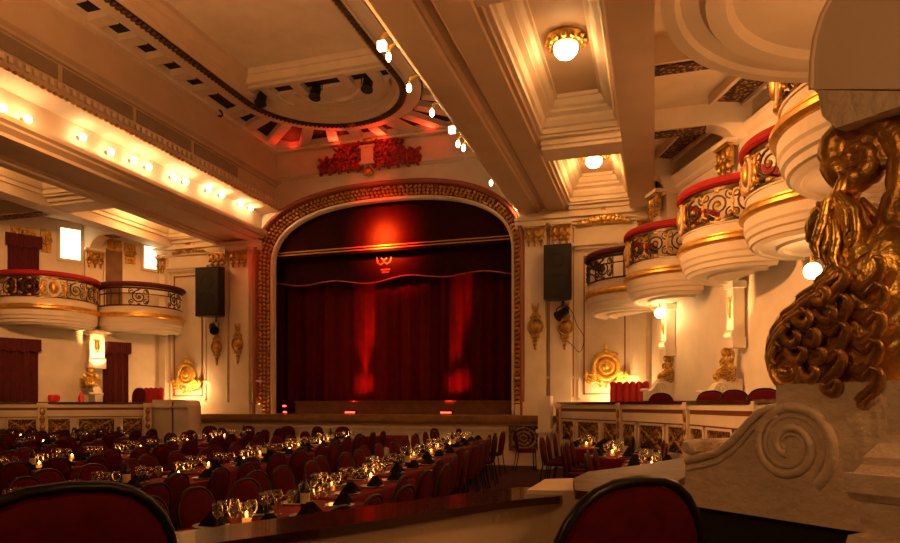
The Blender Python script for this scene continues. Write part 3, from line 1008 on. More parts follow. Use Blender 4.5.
gp, gf = _gp, _gf
pier = thing('plaster_pier', 'rough plaster pier resting on the foreground griffin at top right', 'pier', GROOT + Vector((0, 0, .6)), GA)
b = MB()
pl = P2([(836, 128), (822, 116), (817, 90), (960, 92), (960, 104), (900, 106)])
b.prism(pl, gf, -.28, .0)
obj('rough_corbel_block', b, PLR, pier)
b = MB()
zt = 3.25
lft = P2([(811, 89), (812, 60), (815, 38), (822, 15), (830, 0)])
s_top = lft[-1][0] + .02
pl = lft + [(s_top, zt), (gp(960, 89)[0], zt), gp(960, 89)]
b.prism(pl, gf, -.32, .0)
obj('shaft', b, PL, pier)
b = MB(); b.tube([gf(*q, .0) for q in lft], .006, 6); b.tube([gf(*q, -.03) for q in lft], .005, 6)
obj('edge_bead', b, PL, pier)

dv = thing('scrolled_divider_wall', 'foreground plaster divider wall with a large carved spiral below the griffin', 'divider wall', Vector((GROOT.x, GROOT.y, 1.44)), GA)
b = MB()
top = [(685, 457), (692, 455), (703, 453), (715, 449), (727, 441), (738, 430), (748, 418), (758, 409), (768, 405), (776, 403), (776, 386), (790, 384), (960, 379)]
pl = P2(top + [(960, 545), (845, 530), (685, 505)])
b.prism(pl, gf, -.17, .0)
obj('wall_slab', b, PLR, dv)
b = MB(); b.prism([gp(693, 504), gp(845, 528), gp(960, 543), (gp(960, 543)[0], .32), (gp(693, 504)[0], .32)], gf, -.15, -.03); obj('shade_panel', b, MATTEBLACK, dv)  # black panel added to imitate the shaded box interior below the scroll
b = MB()
rim = P2(top[:10])
b.tube([gf(u + .004, v - .010, .002) for u, v in rim], .011, 7); b.tube([gf(u + .008, v - .034, .0) for u, v in rim], .007, 6)
cu, cv = gp(789, 446)
spiral(b, gf, cu, cv, 50 * KPX, 9 * KPX, -.9, 1.85, .013, .010, .0, 60, 8)
spiral(b, gf, cu, cv, 40 * KPX, 5 * KPX, -.9, 1.75, .006, .005, .0, 50, 7)
obj('carved_spiral', b, PLR, dv)
b = MB()
u, v = gp(690, 447)
b.tube([gf(u, v, .02), gf(u, v, .008), gf(u, v, .0), gf(u, v, -.30)], [.014, .020, .022, .022], 16)
obj('rounded_roll', b, PLR, dv)

ped = thing('moulded_pedestal', 'stepped plaster pedestal at the bottom right corner', 'pedestal', (.47, 1.45, .3), GA)
def sq(mb, z0, z1, h0, h1=None, c=(.525, 1.40)):
    h1 = h1 or h0
    rg = []
    for z, h in ((z0, h0), (z1, h1)):
        rg.append([(c[0] + GU.x * h * i + GW.x * h * j, c[1] + GU.y * h * i + GW.y * h * j, z) for i, j in ((-1, -1), (1, -1), (1, 1), (-1, 1))])
    mb.loft(rg, True, False, True, False)
b = MB(); sq(b, 1.375, 1.475, .085); obj('shaft', b, PLR, ped)
b = MB()
for z0, z1, h0, h1 in ((1.36, 1.375, .10, .096), (1.335, 1.36, .125, .105), (1.32, 1.335, .125, .125), (1.305, 1.32, .138, .128), (1.27, 1.305, .150, .150), (1.255, 1.27, .138, .15), (1.22, 1.255, .13, .135), (1.18, 1.22, .115, .13)):
    sq(b, z0, z1, h0 * .90, h1 * .90)
obj('stepped_mouldings', b, PLR, ped)
b = MB(); sq(b, .3, 1.18, .095); sq(b, 1.14, 1.19, .14, .13); obj('plinth', b, PLR, ped)

# copies of the divider and the griffin at the other boxes
snapshot(grif)
dup(grif, (.34, 13.0, 1.86), R(25), 'small gilded griffin under the white pillar nearest the right wreath relief', scale=(.86, 1.1, .74))
dup(grif, (1.17, 10.88, 1.78), R(22), 'small gilded griffin left of the foreground griffin, on the second white pillar', scale=(.95, 1.2, .78))
pj = wl(1.65, .35)
dup(grif, (pj.x, pj.y, 1.86), R(150), 'small gilded griffin on the white pillar of the left boxes', scale=(.9, 2.4, .74))
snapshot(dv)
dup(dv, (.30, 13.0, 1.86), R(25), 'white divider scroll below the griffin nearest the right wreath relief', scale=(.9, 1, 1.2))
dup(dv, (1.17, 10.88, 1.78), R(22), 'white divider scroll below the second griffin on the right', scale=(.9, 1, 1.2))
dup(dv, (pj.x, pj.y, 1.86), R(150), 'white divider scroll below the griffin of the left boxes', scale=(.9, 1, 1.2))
def pillar(x, y, a, z0, label, kk=.58):
    U = Vector((math.cos(a), math.sin(a), 0)); V = Vector((-U.y, U.x, 0))
    t = thing('support_pillar', label, 'pillar', (x, y, z0), 0)
    b = MB()
    b.obox((x, y, (z0 + 3.30) / 2 + .08), U, V, (0, 0, 1), .15 * kk, .17 * kk, (3.30 - z0) / 2 - .08)
    obj('shaft', b, PL, t)
    b = MB(); b.obox((x, y, z0 + .10), U, V, (0, 0, 1), .18 * kk, .20 * kk, .08); b.tube([Vector((x, y, z0 + .22)) - U * .12 * kk - V * .2 * kk, Vector((x, y, z0 + .22)) - U * .12 * kk + V * .2 * kk], .07, 10)
    obj('scrolled_base', b, PL, t)
    b = MB(); b.obox((x, y, 3.24), U, V, (0, 0, 1), .19 * kk, .21 * kk, .05); obj('cap', b, PL, t)
    b = MB(); fr_ = frame((x, y, 2.9), V, (0, 0, 1), -U)
    blob(b, fr_, 0, 0, .06 * kk, .17, .04, 0, .15 * kk, 12, 6)
    for s in (-1, 1): blob(b, fr_, s * .05 * kk, .12, .02, .07, .02, -.5 * s, .15 * kk)
    obj('gilded_drop', b, GOLD, t)
pillar(.24, 12.98, R(25), 2.32, 'white lit pillar above the griffin nearest the right wreath relief')
pillar(1.17, 10.88, R(22), 2.27, 'white lit pillar above the second griffin, left of the foreground wing')
pillar(wl(1.65, .22).x, wl(1.65, .22).y, R(150), 2.32, 'white lit pillar with a gold drop above the left griffin', 1.0)

# pilasters and capitals between the balconies
for i, (x, y) in enumerate(JR[:4]):
    b = MB()
    j = (.9, .42, 0)
    b.obox((x + .05, y + .02, 4.4), j, (-.42, .9, 0), (0, 0, 1), .10, .19, .92)
    struct('trim_%d' % (33 + i), b, PL)
for i, p in enumerate(JL[:1]):
    b = MB(); b.obox((p.x - .1, p.y + .05, 4.4), (.866, -.5, 0), (.5, .866, 0), (0, 0, 1), .10, .2, .92)
    struct('trim_37', b, PL)
CF = lambda x, y, z, n: frame((x, y, z), (-n[1], n[0], 0), (0, 0, 1), (n[0], n[1], 0))
capital(CF(.03, 12.93, 5.12, (-.9, -.42)), .38, .42, 'gilded capital above the second balcony on the right')
capital(CF(1.04, 10.83, 5.10, (-.9, -.42)), .38, .46, 'gilded capital hanging between the third and fourth right balconies')
capital(CF(JL[0].x, JL[0].y, 5.10, (.866, -.5)), .42, .42, 'gilded capital between the two left balconies')

# ================================================================== LEFT WALL OPENINGS
def wlp(px, py):
    p = atp(px, py, WL0, WLN)
    return (Vector((p.x, p.y)) - Vector((WL0.x, WL0.y))).dot(WLD), p.z
def wbox(mb, s0, s1, z0, z1, d0, d1):
    c = WL0 + WLD * (s0 + s1) / 2 + WLN * (d0 + d1) / 2
    mb.obox((c.x, c.y, (z0 + z1) / 2), (*WLD, 0), (*WLN, 0), (0, 0, 1), abs(s1 - s0) / 2, abs(d1 - d0) / 2, abs(z1 - z0) / 2)
for n_, (x0, x1, y0, y1) in enumerate(((60, 80, 231, 258), (143.5, 156, 248, 268))):
    (s0, za), (s1, zb) = wlp(x1, y0), wlp(x0, y1)
    b = MB(); wbox(b, s0, s1, zb, za, 0, .03)
    w = obj('window_%d' % (n_ + 1), b, PANE); w['kind'] = 'structure'
    b = MB(); wbox(b, s0 - .07, s0, zb - .07, za + .07, 0, .06); wbox(b, s1, s1 + .07, zb - .07, za + .07, 0, .06); wbox(b, s0, s1, za, za + .07, 0, .06); wbox(b, s0, s1, zb - .07, zb, 0, .06)
    obj('window_frame', b, PL, w)
k = 0
for (x0, x1, y0, y1, zb, lab, red) in ((7, 38, 240, 0, 3.75, 'dark red curtained doorway of the left upper box', 1), (105, 122, 251, 0, 3.75, None, 0),
                                       (-12, 37, 342, 0, .9, 'dark red curtained doorway at the far left edge behind the lower box', 2), (102, 127, 345, 0, .9, 'dark curtained doorway right of the left griffin', 1)):
    k += 1
    (s0, za), (s1, _) = wlp(x1, y0), wlp(x0, y0)
    b = MB(); wbox(b, s0, s1, zb, za, 0, .015); struct('door_%d' % k, b, MATTEBLACK if red else mat('brown_door_wood', (.22, .10, .04), .5, var=.4, scale=5))
    b = MB()
    for q in (s0 - .05, s1): wbox(b, q, q + .05, zb, za, 0, .05)
    obj('door_frame', b, PL, bpy.data.objects['door_%d' % k])
    if red:
        c = WL0 + WLD * (s0 + s1) / 2
        t = thing('door_curtain', lab, 'curtain', (c.x, c.y, zb))
        b = MB()
        n = 40
        rows_ = []
        for z in (zb, za - .05):
            rows_.append([(*(WL0 + WLD * (s0 + (s1 - s0) * i / n) + WLN * (.10 + .035 * math.sin(i * 1.9) + .02 * math.sin(i * .7 + 1))), z) for i in range(n + 1)])
        b.loft(rows_, False, False, False)
        obj('drape', b, DARKVELVET, t)
        b = MB(); rows_ = []
        for z in (0, 1):
            rows_.append([(*(WL0 + WLD * (s0 - .06 + (s1 - s0 + .12) * i / n) + WLN * (.17 + .02 * math.sin(i * 2.3))), (za + .05) if z else za - .22 - .05 * abs(math.sin(i * .35))) for i in range(n + 1)])
        b.loft(rows_, False, False, False)
        obj('pelmet', b, DARKVELVET, t)
for (x0, x1, y0, y1, lab) in ((10, 36, 230, 239, 'gilded relief panel above the dark doorway of the left upper box'), (40, 51, 231, 252, 'small square gilded relief between the doorway and the lit window'),
                              (107, 121, 241, 250, 'gilded relief panel above the brown door of the left box'), (124, 135, 245, 263, 'small gilded relief left of the smaller lit window')):
    (s0, za), (s1, zb) = wlp(x1, y0), wlp(x0, y1)
    c = WL0 + WLD * (s0 + s1) / 2
    w, h = s1 - s0, za - zb
    fr_ = frame((c.x, c.y, (za + zb) / 2), (-WLD.x, -WLD.y, 0), (0, 0, 1), (WLN.x, WLN.y, 0))
    b = MB(); b.obox(fr_(0, 0, .03), fr_.U, fr_.V, fr_.W, w / 2, h / 2, .015)
    for s in (-1, 1):
        spiral(b, fr_, s * w * .25, 0, min(w, h) * .32, .02, 0, 1.4 * s, .03, .02, .04, 12); blob(b, fr_, s * w * .42, h * .25, w * .06, h * .2, .03, .4 * s, .03); blob(b, fr_, s * w * .12, -h * .3, w * .1, h * .12, .03, 0, .03)
    blob(b, fr_, 0, h * .05, w * .09, h * .32, .05, 0, .03)
    o = obj('gilded_relief', b, OLDGOLD); tag(o, lab, 'wall ornament')

# ================================================================== PARAPETS OF THE LOWER BOXES
def parapet(path, zt, label_fmt, names):
    for i in range(len(path) - 1):
        a, c = Vector((*path[i], 0)), Vector((*path[i + 1], 0))
        t = (c - a).normalized(); nn = Vector((t.y, -t.x, 0)) * (names['side'])
        L = (c - a).length
        fr_ = frame(a, t, (0, 0, 1), nn)
        lab = names['labels'][i]
        o = thing('box_parapet', lab, 'parapet', ((a + c) / 2), 0, None)
        def bx(mb, u0, u1, z0, z1, w0, w1):
            mb.obox(fr_((u0 + u1) / 2, (z0 + z1) / 2, (w0 + w1) / 2), fr_.U, fr_.V, fr_.W, abs(u1 - u0) / 2, abs(z1 - z0) / 2, abs(w1 - w0) / 2)
        b = MB()
        bx(b, 0, L, 0, zt - .05, -.12, 0); bx(b, 0, L, zt - .13, zt - .05, 0, .06); bx(b, 0, L, zt - .34, zt - .19, 0, .03)
        bx(b, 0, L, .58, .66, 0, .04); bx(b, 0, L, .0, .16, 0, .03)
        ws = [0.09, .26, .63, .78]
        ed = [.09 * L / L, L * .285, L * .70, L - .09]
        for (q0, q1) in ((.07, L * .27), (L * .31, L * .69), (L * .73, L - .07)):
            bx(b, q0, q0 + .05, .66, zt - .34, 0, .035); bx(b, q1 - .05, q1, .66, zt - .34, 0, .035)
            bx(b, q0, q1, .66, .71, 0, .035); bx(b, q0, q1, zt - .39, zt - .34, 0, .035)
        obj('panelled_wall', b, PL, o)
        b = MB(); g = MB()
        for (q0, q1) in ((.12, L * .27 - .05), (L * .31 + .05, L * .69 - .05), (L * .73 + .05, L - .12)):
            bx(b, q0, q1, .71, zt - .40, 0, .012)
            m = (q0 + q1) / 2; zm = (.71 + zt - .40) / 2; hh = (zt - 1.11) / 2; ww = (q1 - q0) / 2
            f2 = frame(fr_(m, zm, .015), fr_.U, fr_.V, fr_.W)
            for s in (-1, 1):
                spiral(g, f2, s * ww * .5, 0, min(ww * .42, hh * .8), .02, 0, 1.6 * s, .022, .014, .015, 18)
                g.tube([f2(-ww * .95 * s, -hh * .9, .015), f2(0, 0, .03), f2(ww * .95 * s, hh * .9, .015)], .018, 5)
            blob(g, f2, 0, 0, .06, .06, .04)
        obj('filigree_panel', b, GRILLE, o)
        obj('filigree_scroll', g, OLDGOLD, o)
        b = MB(); bx(b, -.02, L + .02, zt - .05, zt, -.16, .09); obj('top_ledge', b, WOODD, o)
        b = MB(); bx(b, 0, L, zt - .19, zt - .13, 0, .035); bx(b, 0, L, zt - .355, zt - .335, 0, .04); obj('dark_stripe', b, mat('red_brown_paint', (.16, .05, .02), .4) if 'red_brown_paint' not in bpy.data.materials else bpy.data.materials['red_brown_paint'], o)
        b = MB(); bx(b, -.09, .09, .0, zt - .02, -.15, .075); bx(b, -.11, .11, zt - .12, zt - .02, -.15, .10); bx(b, -.11, .11, 0, .2, -.15, .10)
        pt = obj('end_post', b, PL, o)
        b = MB()
        f2 = fr_
        for v in (zt - .22, zt - .40, zt - .58): blob(b, f2, 0, v, .06, .10, .03, 0, .075)
        obj('post_ornament', b, OLDGOLD, pt)
parapet([(-1.9, 14.2), (-.56, 12.3), (.49, 10.2), (1.12, 8.0), (1.25, 5.9)], 1.49, '', {'side': 1, 'labels': [
    'panelled parapet of the right boxes nearest the stage, below the gold wreath', 'panelled parapet of the right boxes, second from the stage', 'curved white parapet just left of the foreground scroll', 'parapet of the right boxes behind the foreground scroll']})
parapet([(-12.07, 13.6), (-13.4, 11.8), (-14.9, 9.7)], 1.50, '', {'side': -1, 'labels': [
    'panelled parapet of the left boxes beside the cream counter', 'panelled parapet at the left edge below the red door curtain']})
b = MB(); b.prism([(-1.95, 14.85), (-1.9, 14.2), (-.56, 12.3), (.49, 10.2), (1.12, 8.0), (1.25, 5.9), (2.3, 5.9), (2.45, 6.9), (2.1, 8.8), (1.25, 10.9), (.3, 13.0), (-.15, 14.85)], frame((0, 0, 0), (1, 0, 0), (0, 1, 0), (0, 0, 1)), 0, .68)
struct('floor_right_boxes', b, CARPET)
b = MB(); b.prism([(-12.2, 14.85), (-12.07, 13.6), (-13.4, 11.8), (-14.9, 9.7), (-15.9, 9.7), (-12.85, 14.85)], frame((0, 0, 0), (1, 0, 0), (0, 1, 0), (0, 0, 1)), 0, .9)
struct('floor_left_boxes', b, CARPET)

# near box: floor, curved front with dark polished ledge, plaster post and next ledge
b = MB(); b.prism([(-2.6, -1.5), (-1.80, 1.6), (-.95, 3.0), (.05, 4.6), (1.7, 4.7), (1.45, -1.5)], frame((0, 0, 0), (1, 0, 0), (0, 1, 0), (0, 0, 1)),  0, .32)
struct('floor_near_box', b, CARPET)
def curve_pts(pts, n=8):
    pts = [Vector(p) for p in pts]; res = []
    for i in range(len(pts) - 1):
        p0_, p1_, p2_, p3_ = pts[max(0, i - 1)], pts[i], pts[i + 1], pts[min(len(pts) - 1, i + 2)]
        for k in range(n):
            t_ = k / n
            res.append(.5 * ((2 * p1_) + (p2_ - p0_) * t_ + (2 * p0_ - 5 * p1_ + 4 * p2_ - p3_) * t_ ** 2 + (3 * p1_ - p0_ - 3 * p2_ + p3_) * t_ ** 3))
    return res + [pts[-1]]
ZL = 1.0
backp = curve_pts([at(120, 538, Z=ZL).to_2d(), at(175, 532, Z=ZL).to_2d(), at(330, 511, Z=ZL).to_2d(), at(500, 489, Z=ZL).to_2d(), at(545, 487.5, Z=ZL).to_2d()])
frontp = curve_pts([at(120, 560, Z=ZL).to_2d(), at(200, 545, Z=ZL).to_2d(), at(330, 527, Z=ZL).to_2d(), at(500, 502, Z=ZL).to_2d(), at(560, 496, Z=ZL).to_2d()])
tip = [at(566, 492.5, Z=ZL).to_2d(), at(563, 489.5, Z=ZL).to_2d()]
poly = [(p.x, p.y) for p in backp] + [(p.x, p.y) for p in tip[::-1]] + [(p.x, p.y) for p in frontp[::-1]]
nb = thing('near_box_front', 'curved box front with dark polished ledge in the near foreground', 'parapet', (-.7, 1.6, .0))
b = MB(); b.prism(poly, frame((0, 0, 0), (1, 0, 0), (0, 1, 0), (0, 0, 1)), ZL - .035, ZL)
led = obj('polished_ledge', b, WOODD, nb)
bv = led.modifiers.new('bevel', 'BEVEL'); bv.width = .012; bv.segments = 3
b = MB()
cen = [(p + q) / 2 for p, q in zip(backp, frontp)]
fin = [p + (q - p) * .80 for p, q in zip(backp, frontp)]
bin_ = [p + (q - p) * .15 for p, q in zip(backp, frontp)]
poly2 = [(p.x, p.y) for p in bin_] + [(p.x, p.y) for p in fin[::-1]]
b.prism(poly2, frame((0, 0, 0), (1, 0, 0), (0, 1, 0), (0, 0, 1)), 0, ZL - .035)
obj('plaster_wall', b, PL, nb)
ps = thing('plaster_post', 'low cream plaster post between the two dark ledges', 'post', (-.3, 2.2, 0))
b = MB()
qa = [at(527, 490, Z=1.02).to_2d(), at(582, 491, Z=1.02).to_2d(), at(592, 477.5, Z=1.02).to_2d(), at(545, 479, Z=1.02).to_2d()]
b.prism([(p.x, p.y) for p in qa][::-1], frame((0, 0, 0), (1, 0, 0), (0, 1, 0), (0, 0, 1)), 0, 1.02)
obj('block', b, PL, ps)
b = MB()
qa = [at(575, 490, Z=1.06).to_2d(), at(655, 500, Z=1.06).to_2d(), at(660, 492, Z=1.06).to_2d(), at(702, 466, Z=1.06).to_2d(), at(698, 455, Z=1.06).to_2d(), at(640, 465, Z=1.06).to_2d(), at(588, 471.5, Z=1.06).to_2d(), at(573, 478.5, Z=1.06).to_2d()]
qc = [Vector((p.x, p.y)) for p in qa]
n2 = thing('next_box_front', 'box front with worn wooden ledge behind the right foreground chair', 'parapet', (0, 2.6, 0))
b.prism([(p.x, p.y) for p in qc][::1], frame((0, 0, 0), (1, 0, 0), (0, 1, 0), (0, 0, 1)), 1.02, 1.06)
o = obj('worn_ledge', b, WOODR, n2); bv = o.modifiers.new('bevel', 'BEVEL'); bv.width = .01; bv.segments = 3
b = MB(); cc = sum(qc, Vector((0, 0))) / len(qc)
b.prism([tuple(cc + (p - cc) * .86) for p in qc], frame((0, 0, 0), (1, 0, 0), (0, 1, 0), (0, 0, 1)), 0, 1.02)
obj('plaster_wall', b, PL, n2)

# ================================================================== STAGE CURTAINS
def sheet(mb, x0, x1, z0f, z1, yf, nx=260, nz=10):
    rows_ = []
    for j in range(nz + 1):
        q = j / nz
        r_ = []
        for i in range(nx + 1):
            x = x0 + (x1 - x0) * i / nx
            z0 = z0f(x)
            r_.append((x, yf(x, q), z0 + (z1 - z0) * q))
        rows_.append(r_)
    mb.loft(rows_, False, False, False)
def foldy(base, amp):
    def f(x, q):
        a = math.sin(x * 9.3 + .8 * math.sin(x * 2.1)) + .55 * math.sin(x * 21.7 + 1.3 * math.sin(x * 1.3)) + .5 * math.sin(x * 4.1 + 2)
        return base + amp * a * (1.0 - .35 * q)
    return f
t = thing('stage_curtain', 'deep red velvet main curtain hanging in folds across the stage', 'curtain', (XC, 16.2, 1.22))
b = MB(); sheet(b, XC - 3.9, XC - .02, lambda x: 1.22, 5.6, foldy(16.2, .085)); obj('left_drape', b, CURT, t)
b = MB(); sheet(b, XC - .10, XC + 3.9, lambda x: 1.22, 5.6, foldy(16.26, .085)); obj('right_drape', b, CURT, t)
scz = lambda x: 4.66 + .055 * math.sin((x - XC) * 3.1 + .6) + .03 * math.sin((x - XC) * 1.3)
t = thing('scalloped_valance', 'scalloped dark red valance with a thin bright hem over the stage curtain', 'curtain', (XC, 15.85, 4.7))
b = MB(); sheet(b, XC - 3.9, XC + 3.9, scz, 5.9, lambda x, q: 15.85 + .02 * math.sin(x * 6), 160, 4); obj('cloth', b, TEASER, t)
b = MB(); b.tube([(XC - 3.9 + 7.8 * i / 80, 15.83, scz(XC - 3.9 + 7.8 * i / 80)) for i in range(81)], .018, 5); obj('braid_hem', b, mat('red_gold_braid', (.55, .10, .05), .5), t)
t = thing('upper_valance', 'flat dark red upper valance with two gold braid lines across the top of the stage', 'curtain', (XC, 15.5, 5.3))
b = MB(); sheet(b, XC - 3.9, XC + 3.9, lambda x: 5.30, 7.3, lambda x, q: 15.5 + .012 * math.sin(x * 5), 120, 4); obj('cloth', b, TEASER, t)
b = MB()
for z in (5.37, 5.44): b.tube([(XC - 3.9, 15.475, z), (XC + 3.9, 15.475, z)], .017, 5)
obj('gold_braid', b, mat('gold_braid', (.70, .36, .10), .5, .3), t)
b = MB()
for seg_ in ([(376.5, 256), (378, 263), (381, 265), (384, 261.5), (386.5, 264), (390, 262), (391.5, 257)], [(381, 258), (384, 260.5), (387, 258)], [(381, 270), (390, 269.4)], [(382, 272.5), (389, 272)]):
    b.tube([at(x, y, Y=15.82) for x, y in seg_], .022, 5)
o = obj('embroidered_crest', b, mat('gold_embroidery', (.6, .25, .08), .6), bpy.data.objects['scalloped_valance'])
o = None
b = MB(); b.box(XC - 2.7, XC + 3.4, 15.55, 15.95, 1.2, 1.50); b.box(XC - 2.72, XC + 3.42, 15.52, 15.97, 1.50, 1.54)
tag(obj('stage_riser', b, mat('riser_wood', (.16, .05, .02), .5, var=.3)), 'low dark wooden riser along the foot of the stage curtain', 'platform')

# ================================================================== LOUDSPEAKERS, STAGE LAMPS
def speaker(px0, px1, py0, py1, label):
    a, c = at(px0, py0, Y=YS - .45), at(px1, py1, Y=YS - .45)
    w, h = c.x - a.x, a.z - c.z
    cx, cz = (a.x + c.x) / 2, (a.z + c.z) / 2
    t = thing('loudspeaker', label, 'loudspeaker', (cx, YS - .25, c.z))
    b = MB()
    fr_ = frame((cx, YS, cz), (1, 0, 0), (0, 1, 0), (0, 0, 1))
    b.prism([(-w / 2, -.45), (w / 2, -.45), (w / 2, -.25), (w * .3, -.06), (-w * .3, -.06), (-w / 2, -.25)], frame((cx, YS, 0), (1, 0, 0), (0, 1, 0), (0, 0, 1)), c.z, a.z)
    o = obj('cabinet', b, BLACK, t); bv = o.modifiers.new('bevel', 'BEVEL'); bv.width = .015; bv.segments = 2
    b = MB(); b.box(cx - w * .45, cx + w * .45, YS - .47, YS - .44, c.z + .03, a.z - .03); obj('grille', b, mat('black_mesh', (.02, .018, .018), .6, .3, bump=.5, bscale=120) if 'black_mesh' not in bpy.data.materials else bpy.data.materials['black_mesh'], t)
    b = MB()
    for q, rr in ((.27, w * .36), (.70, w * .24)):
        b.tube([(cx + rr * math.cos(2 * PI * i / 24), YS - .472, c.z + h * q + rr * math.sin(2 * PI * i / 24)) for i in range(24)], .010, 5, closed=True)
    obj('driver_rim', b, IRON, t)
    b = MB(); b.box(cx - .05, cx + .05, YS - .10, YS - .08, cz - .2, cz + .2); b.box(cx - .04, cx + .04, YS - .2, YS - .085, cz - .03, cz + .03); obj('wall_bracket', b, IRON, t)
    return cx, c.z
spk_l = speaker(195, 220, 268, 315, 'black loudspeaker on the wall left of the stage')
spk_r = speaker(543.5, 571, 245, 298, 'black loudspeaker on the wall right of the stage')
def parcan(cx, cz, y, label, aim=(0, -.6, -.6), yoke=True):
    t = thing('stage_spotlight', label, 'spotlight', (cx, y, cz), 0, None)
    d = Vector(aim).normalized(); c = Vector((cx, y, cz))
    b = MB(); b.tube([c - d * .15, c - d * .12, c + d * .10, c + d * .15], [.05, .09, .10, .12], 12); obj('can', b, BLACK, t)
    b = MB()
    x = d.orthogonal().normalized() if abs(d.x) > .9 else Vector((1, 0, 0))
    b.tube([c - x * .13, c - x * .13 + Vector((0, .08, .12)), c + Vector((0, .12, .2)), c + x * .13 + Vector((0, .08, .12)), c + x * .13], .012, 5); obj('yoke', b, IRON, t)
    b = MB(); b.tube([c + Vector((0, .12, .2)), c + Vector((0, .12, .36))], .02, 6); obj('clamp', b, IRON, t)
p = at(212, 328, Y=YS - .3); parcan(p.x, p.z, YS - .25, 'small black spotlight hanging under the left loudspeaker', (.6, -.5, -.5))
p = at(562, 313, Y=YS - .3); parcan(p.x, p.z, YS - .25, 'small black spotlight hanging under the right loudspeaker', (-.6, -.5, -.5))
b = MB(); b.tube(curve_pts([at(562, 300, Y=YS - .12), at(572, 312, Y=YS - .12), at(577, 325, Y=YS - .12), at(584, 338, Y=YS - .10), at(580, 352, Y=YS - .10), at(572, 345, Y=YS - .1), at(560, 335, Y=YS - .1)], 6), .008, 5)
tag(obj('hanging_cable', b, IRON), 'black cable looping below the right loudspeaker', 'cable')
for (x, y, lab) in ((262, 97, 'leftmost black projector in the ceiling slot before the rounded panel'), (316, 91, 'middle black projector in the ceiling slot before the rounded panel'), (368, 83, 'right black projector in the ceiling slot before the rounded panel'),
                    (219, 107, 'black projector in the ceiling coffer above the left frieze')):
    p = at(x, y, Z=7.98)
    t = thing('ceiling_projector', lab, 'projector', p)
    b = MB(); b.tube([p + Vector((0, .05, .16)), p + Vector((0, .03, .1)), p + Vector((0, -.04, -.10)), p + Vector((0, -.06, -.16))], [.07, .10, .10, .13], 12); obj('can', b, MATTEBLACK, t)
    b = MB(); b.tube([p + Vector((-.14, 0, 0)), p + Vector((-.14, 0, .22)), p + Vector((.14, 0, .22)), p + Vector((.14, 0, 0))], .012, 5); b.tube([p + Vector((0, 0, .22)), p + Vector((0, 0, .38))], .018, 6); obj('yoke', b, IRON, t)
for (x, y, lab) in ((284.5, 406, 'upper red lamp of the pair on the stage floor at left'), (285, 412, 'lower red lamp of the pair at the left stage edge'), (350, 411.5, 'red footlight at the stage edge left of centre'), (446, 411.5, 'red footlight at the stage edge right of centre')):
    p = at(x, y, Y=15.0 if x > 300 else 15.3)
    if x > 300: p.z = 1.25
    t = thing('footlight', lab, 'footlight', (p.x, p.y, p.z - .05))
    w = .13 if x > 300 else .05
    b = MB(); b.box(p.x - w - .02, p.x + w + .02, p.y, p.y + .12, p.z - .05, p.z + .05); obj('housing', b, IRON, t)
    b = MB(); b.box(p.x - w, p.x + w, p.y - .012, p.y, p.z - .018, p.z + .018); obj('lens', b, REDLED, t)

# ================================================================== LAMPS
for i, (x, y) in enumerate(((3, 108), (28, 119), (83, 137), (111, 152), (134, 160), (149, 167), (174, 177), (186, 182), (209, 190), (222, 195), (241, 204), (251, 208))):
    p = at(x, y, X=-9.52)
    t = thing('bare_bulb_lamp', 'bare bulb %s in the row along the left beam' % ('nearest the left picture edge', 'second from the left edge', 'third from the left edge', 'fourth from the left edge', 'fifth from the left edge', 'sixth from the left edge', 'seventh from the left edge', 'eighth from the left edge', 'fourth from the stage end', 'third from the stage end', 'second from the stage end', 'last at the stage end')[i], 'lamp', p, 0, 'bulbs along the left beam')
    b = MB(); b.ball(p, .055, 12, 8); obj('bulb', b, BULB, t)
    b = MB(); b.tube([p + Vector((-.04, 0, 0)), p + Vector((-.14, 0, 0))], [.03, .045], 8); obj('socket', b, OLDGOLD, t)
    light('bulb_light', 'POINT', p + Vector((.18, 0, 0)), 2.3, WARM, .05)
for i, (x, y, sq_) in enumerate(((382, 46, 1), (388.5, 57, 0), (409, 88, 0), (432, 113, 0), (452, 130, 1), (458, 144, 0), (463.5, 148, 0), (491, 183, 0), (517, 208, 0))):
    p = at(x, y, X=-3.24)
    if p.y > YS - .15: p = at(x, y, Y=YS - .2)
    t = thing('beam_bulb_lamp', '%s bulb on the hidden side of the right ceiling beam' % ('square white', 'first round', 'second round', 'third round', 'square pale', 'fourth round', 'fifth round', 'sixth round', 'last round')[i], 'lamp', p, 0, 'bulbs along the right beam')
    b = MB()
    if sq_: b.obox(p, (1, 0, 0), (0, 1, 0), (0, 0, 1), .05, .04, .05)
    else: b.ball(p, .034, 10, 7, 1.7)
    obj('bulb', b, BULB if not sq_ else PANE, t)
    b = MB(); b.tube([p + Vector((0, 0, .08)), p + Vector((.02, 0, .13)), p + Vector((.22, 0, .17))], [.025, .03, .03], 6); obj('socket', b, OLDGOLD, t)
    light('bulb_light', 'POINT', p + Vector((-.09, 0, -.02)), 2, WARM, .05)
def ceiling_lamp(x, y, z, label, pw=26):
    t = thing('ceiling_lamp', label, 'ceiling lamp', (x, y, z))
    b = MB(); b.lathe([(.01, 0), (.26, 0), (.27, -.03), (.22, -.06), (.23, -.09), (.17, -.12), (.01, -.12)], (x, y, z), 24)
    for i in range(12):
        a = 2 * PI * i / 12
        b.ell((x + .23 * math.cos(a), y + .23 * math.sin(a), z - .07), (.06 * math.cos(a), .06 * math.sin(a), 0), (-.05 * math.sin(a), .05 * math.cos(a), 0), (0, 0, .045), 6, 4)
    obj('brass_rose', b, GOLD, t)
    b = MB(); b.lathe([(.155, -.10), (.165, -.14), (.15, -.20), (.11, -.25), (.05, -.275), (.005, -.28)], (x, y, z), 20); obj('glass_bowl', b, GLOBE, t)
    light('lamp_light', 'POINT', (x, y, z - .36), pw, AMBER, .1)
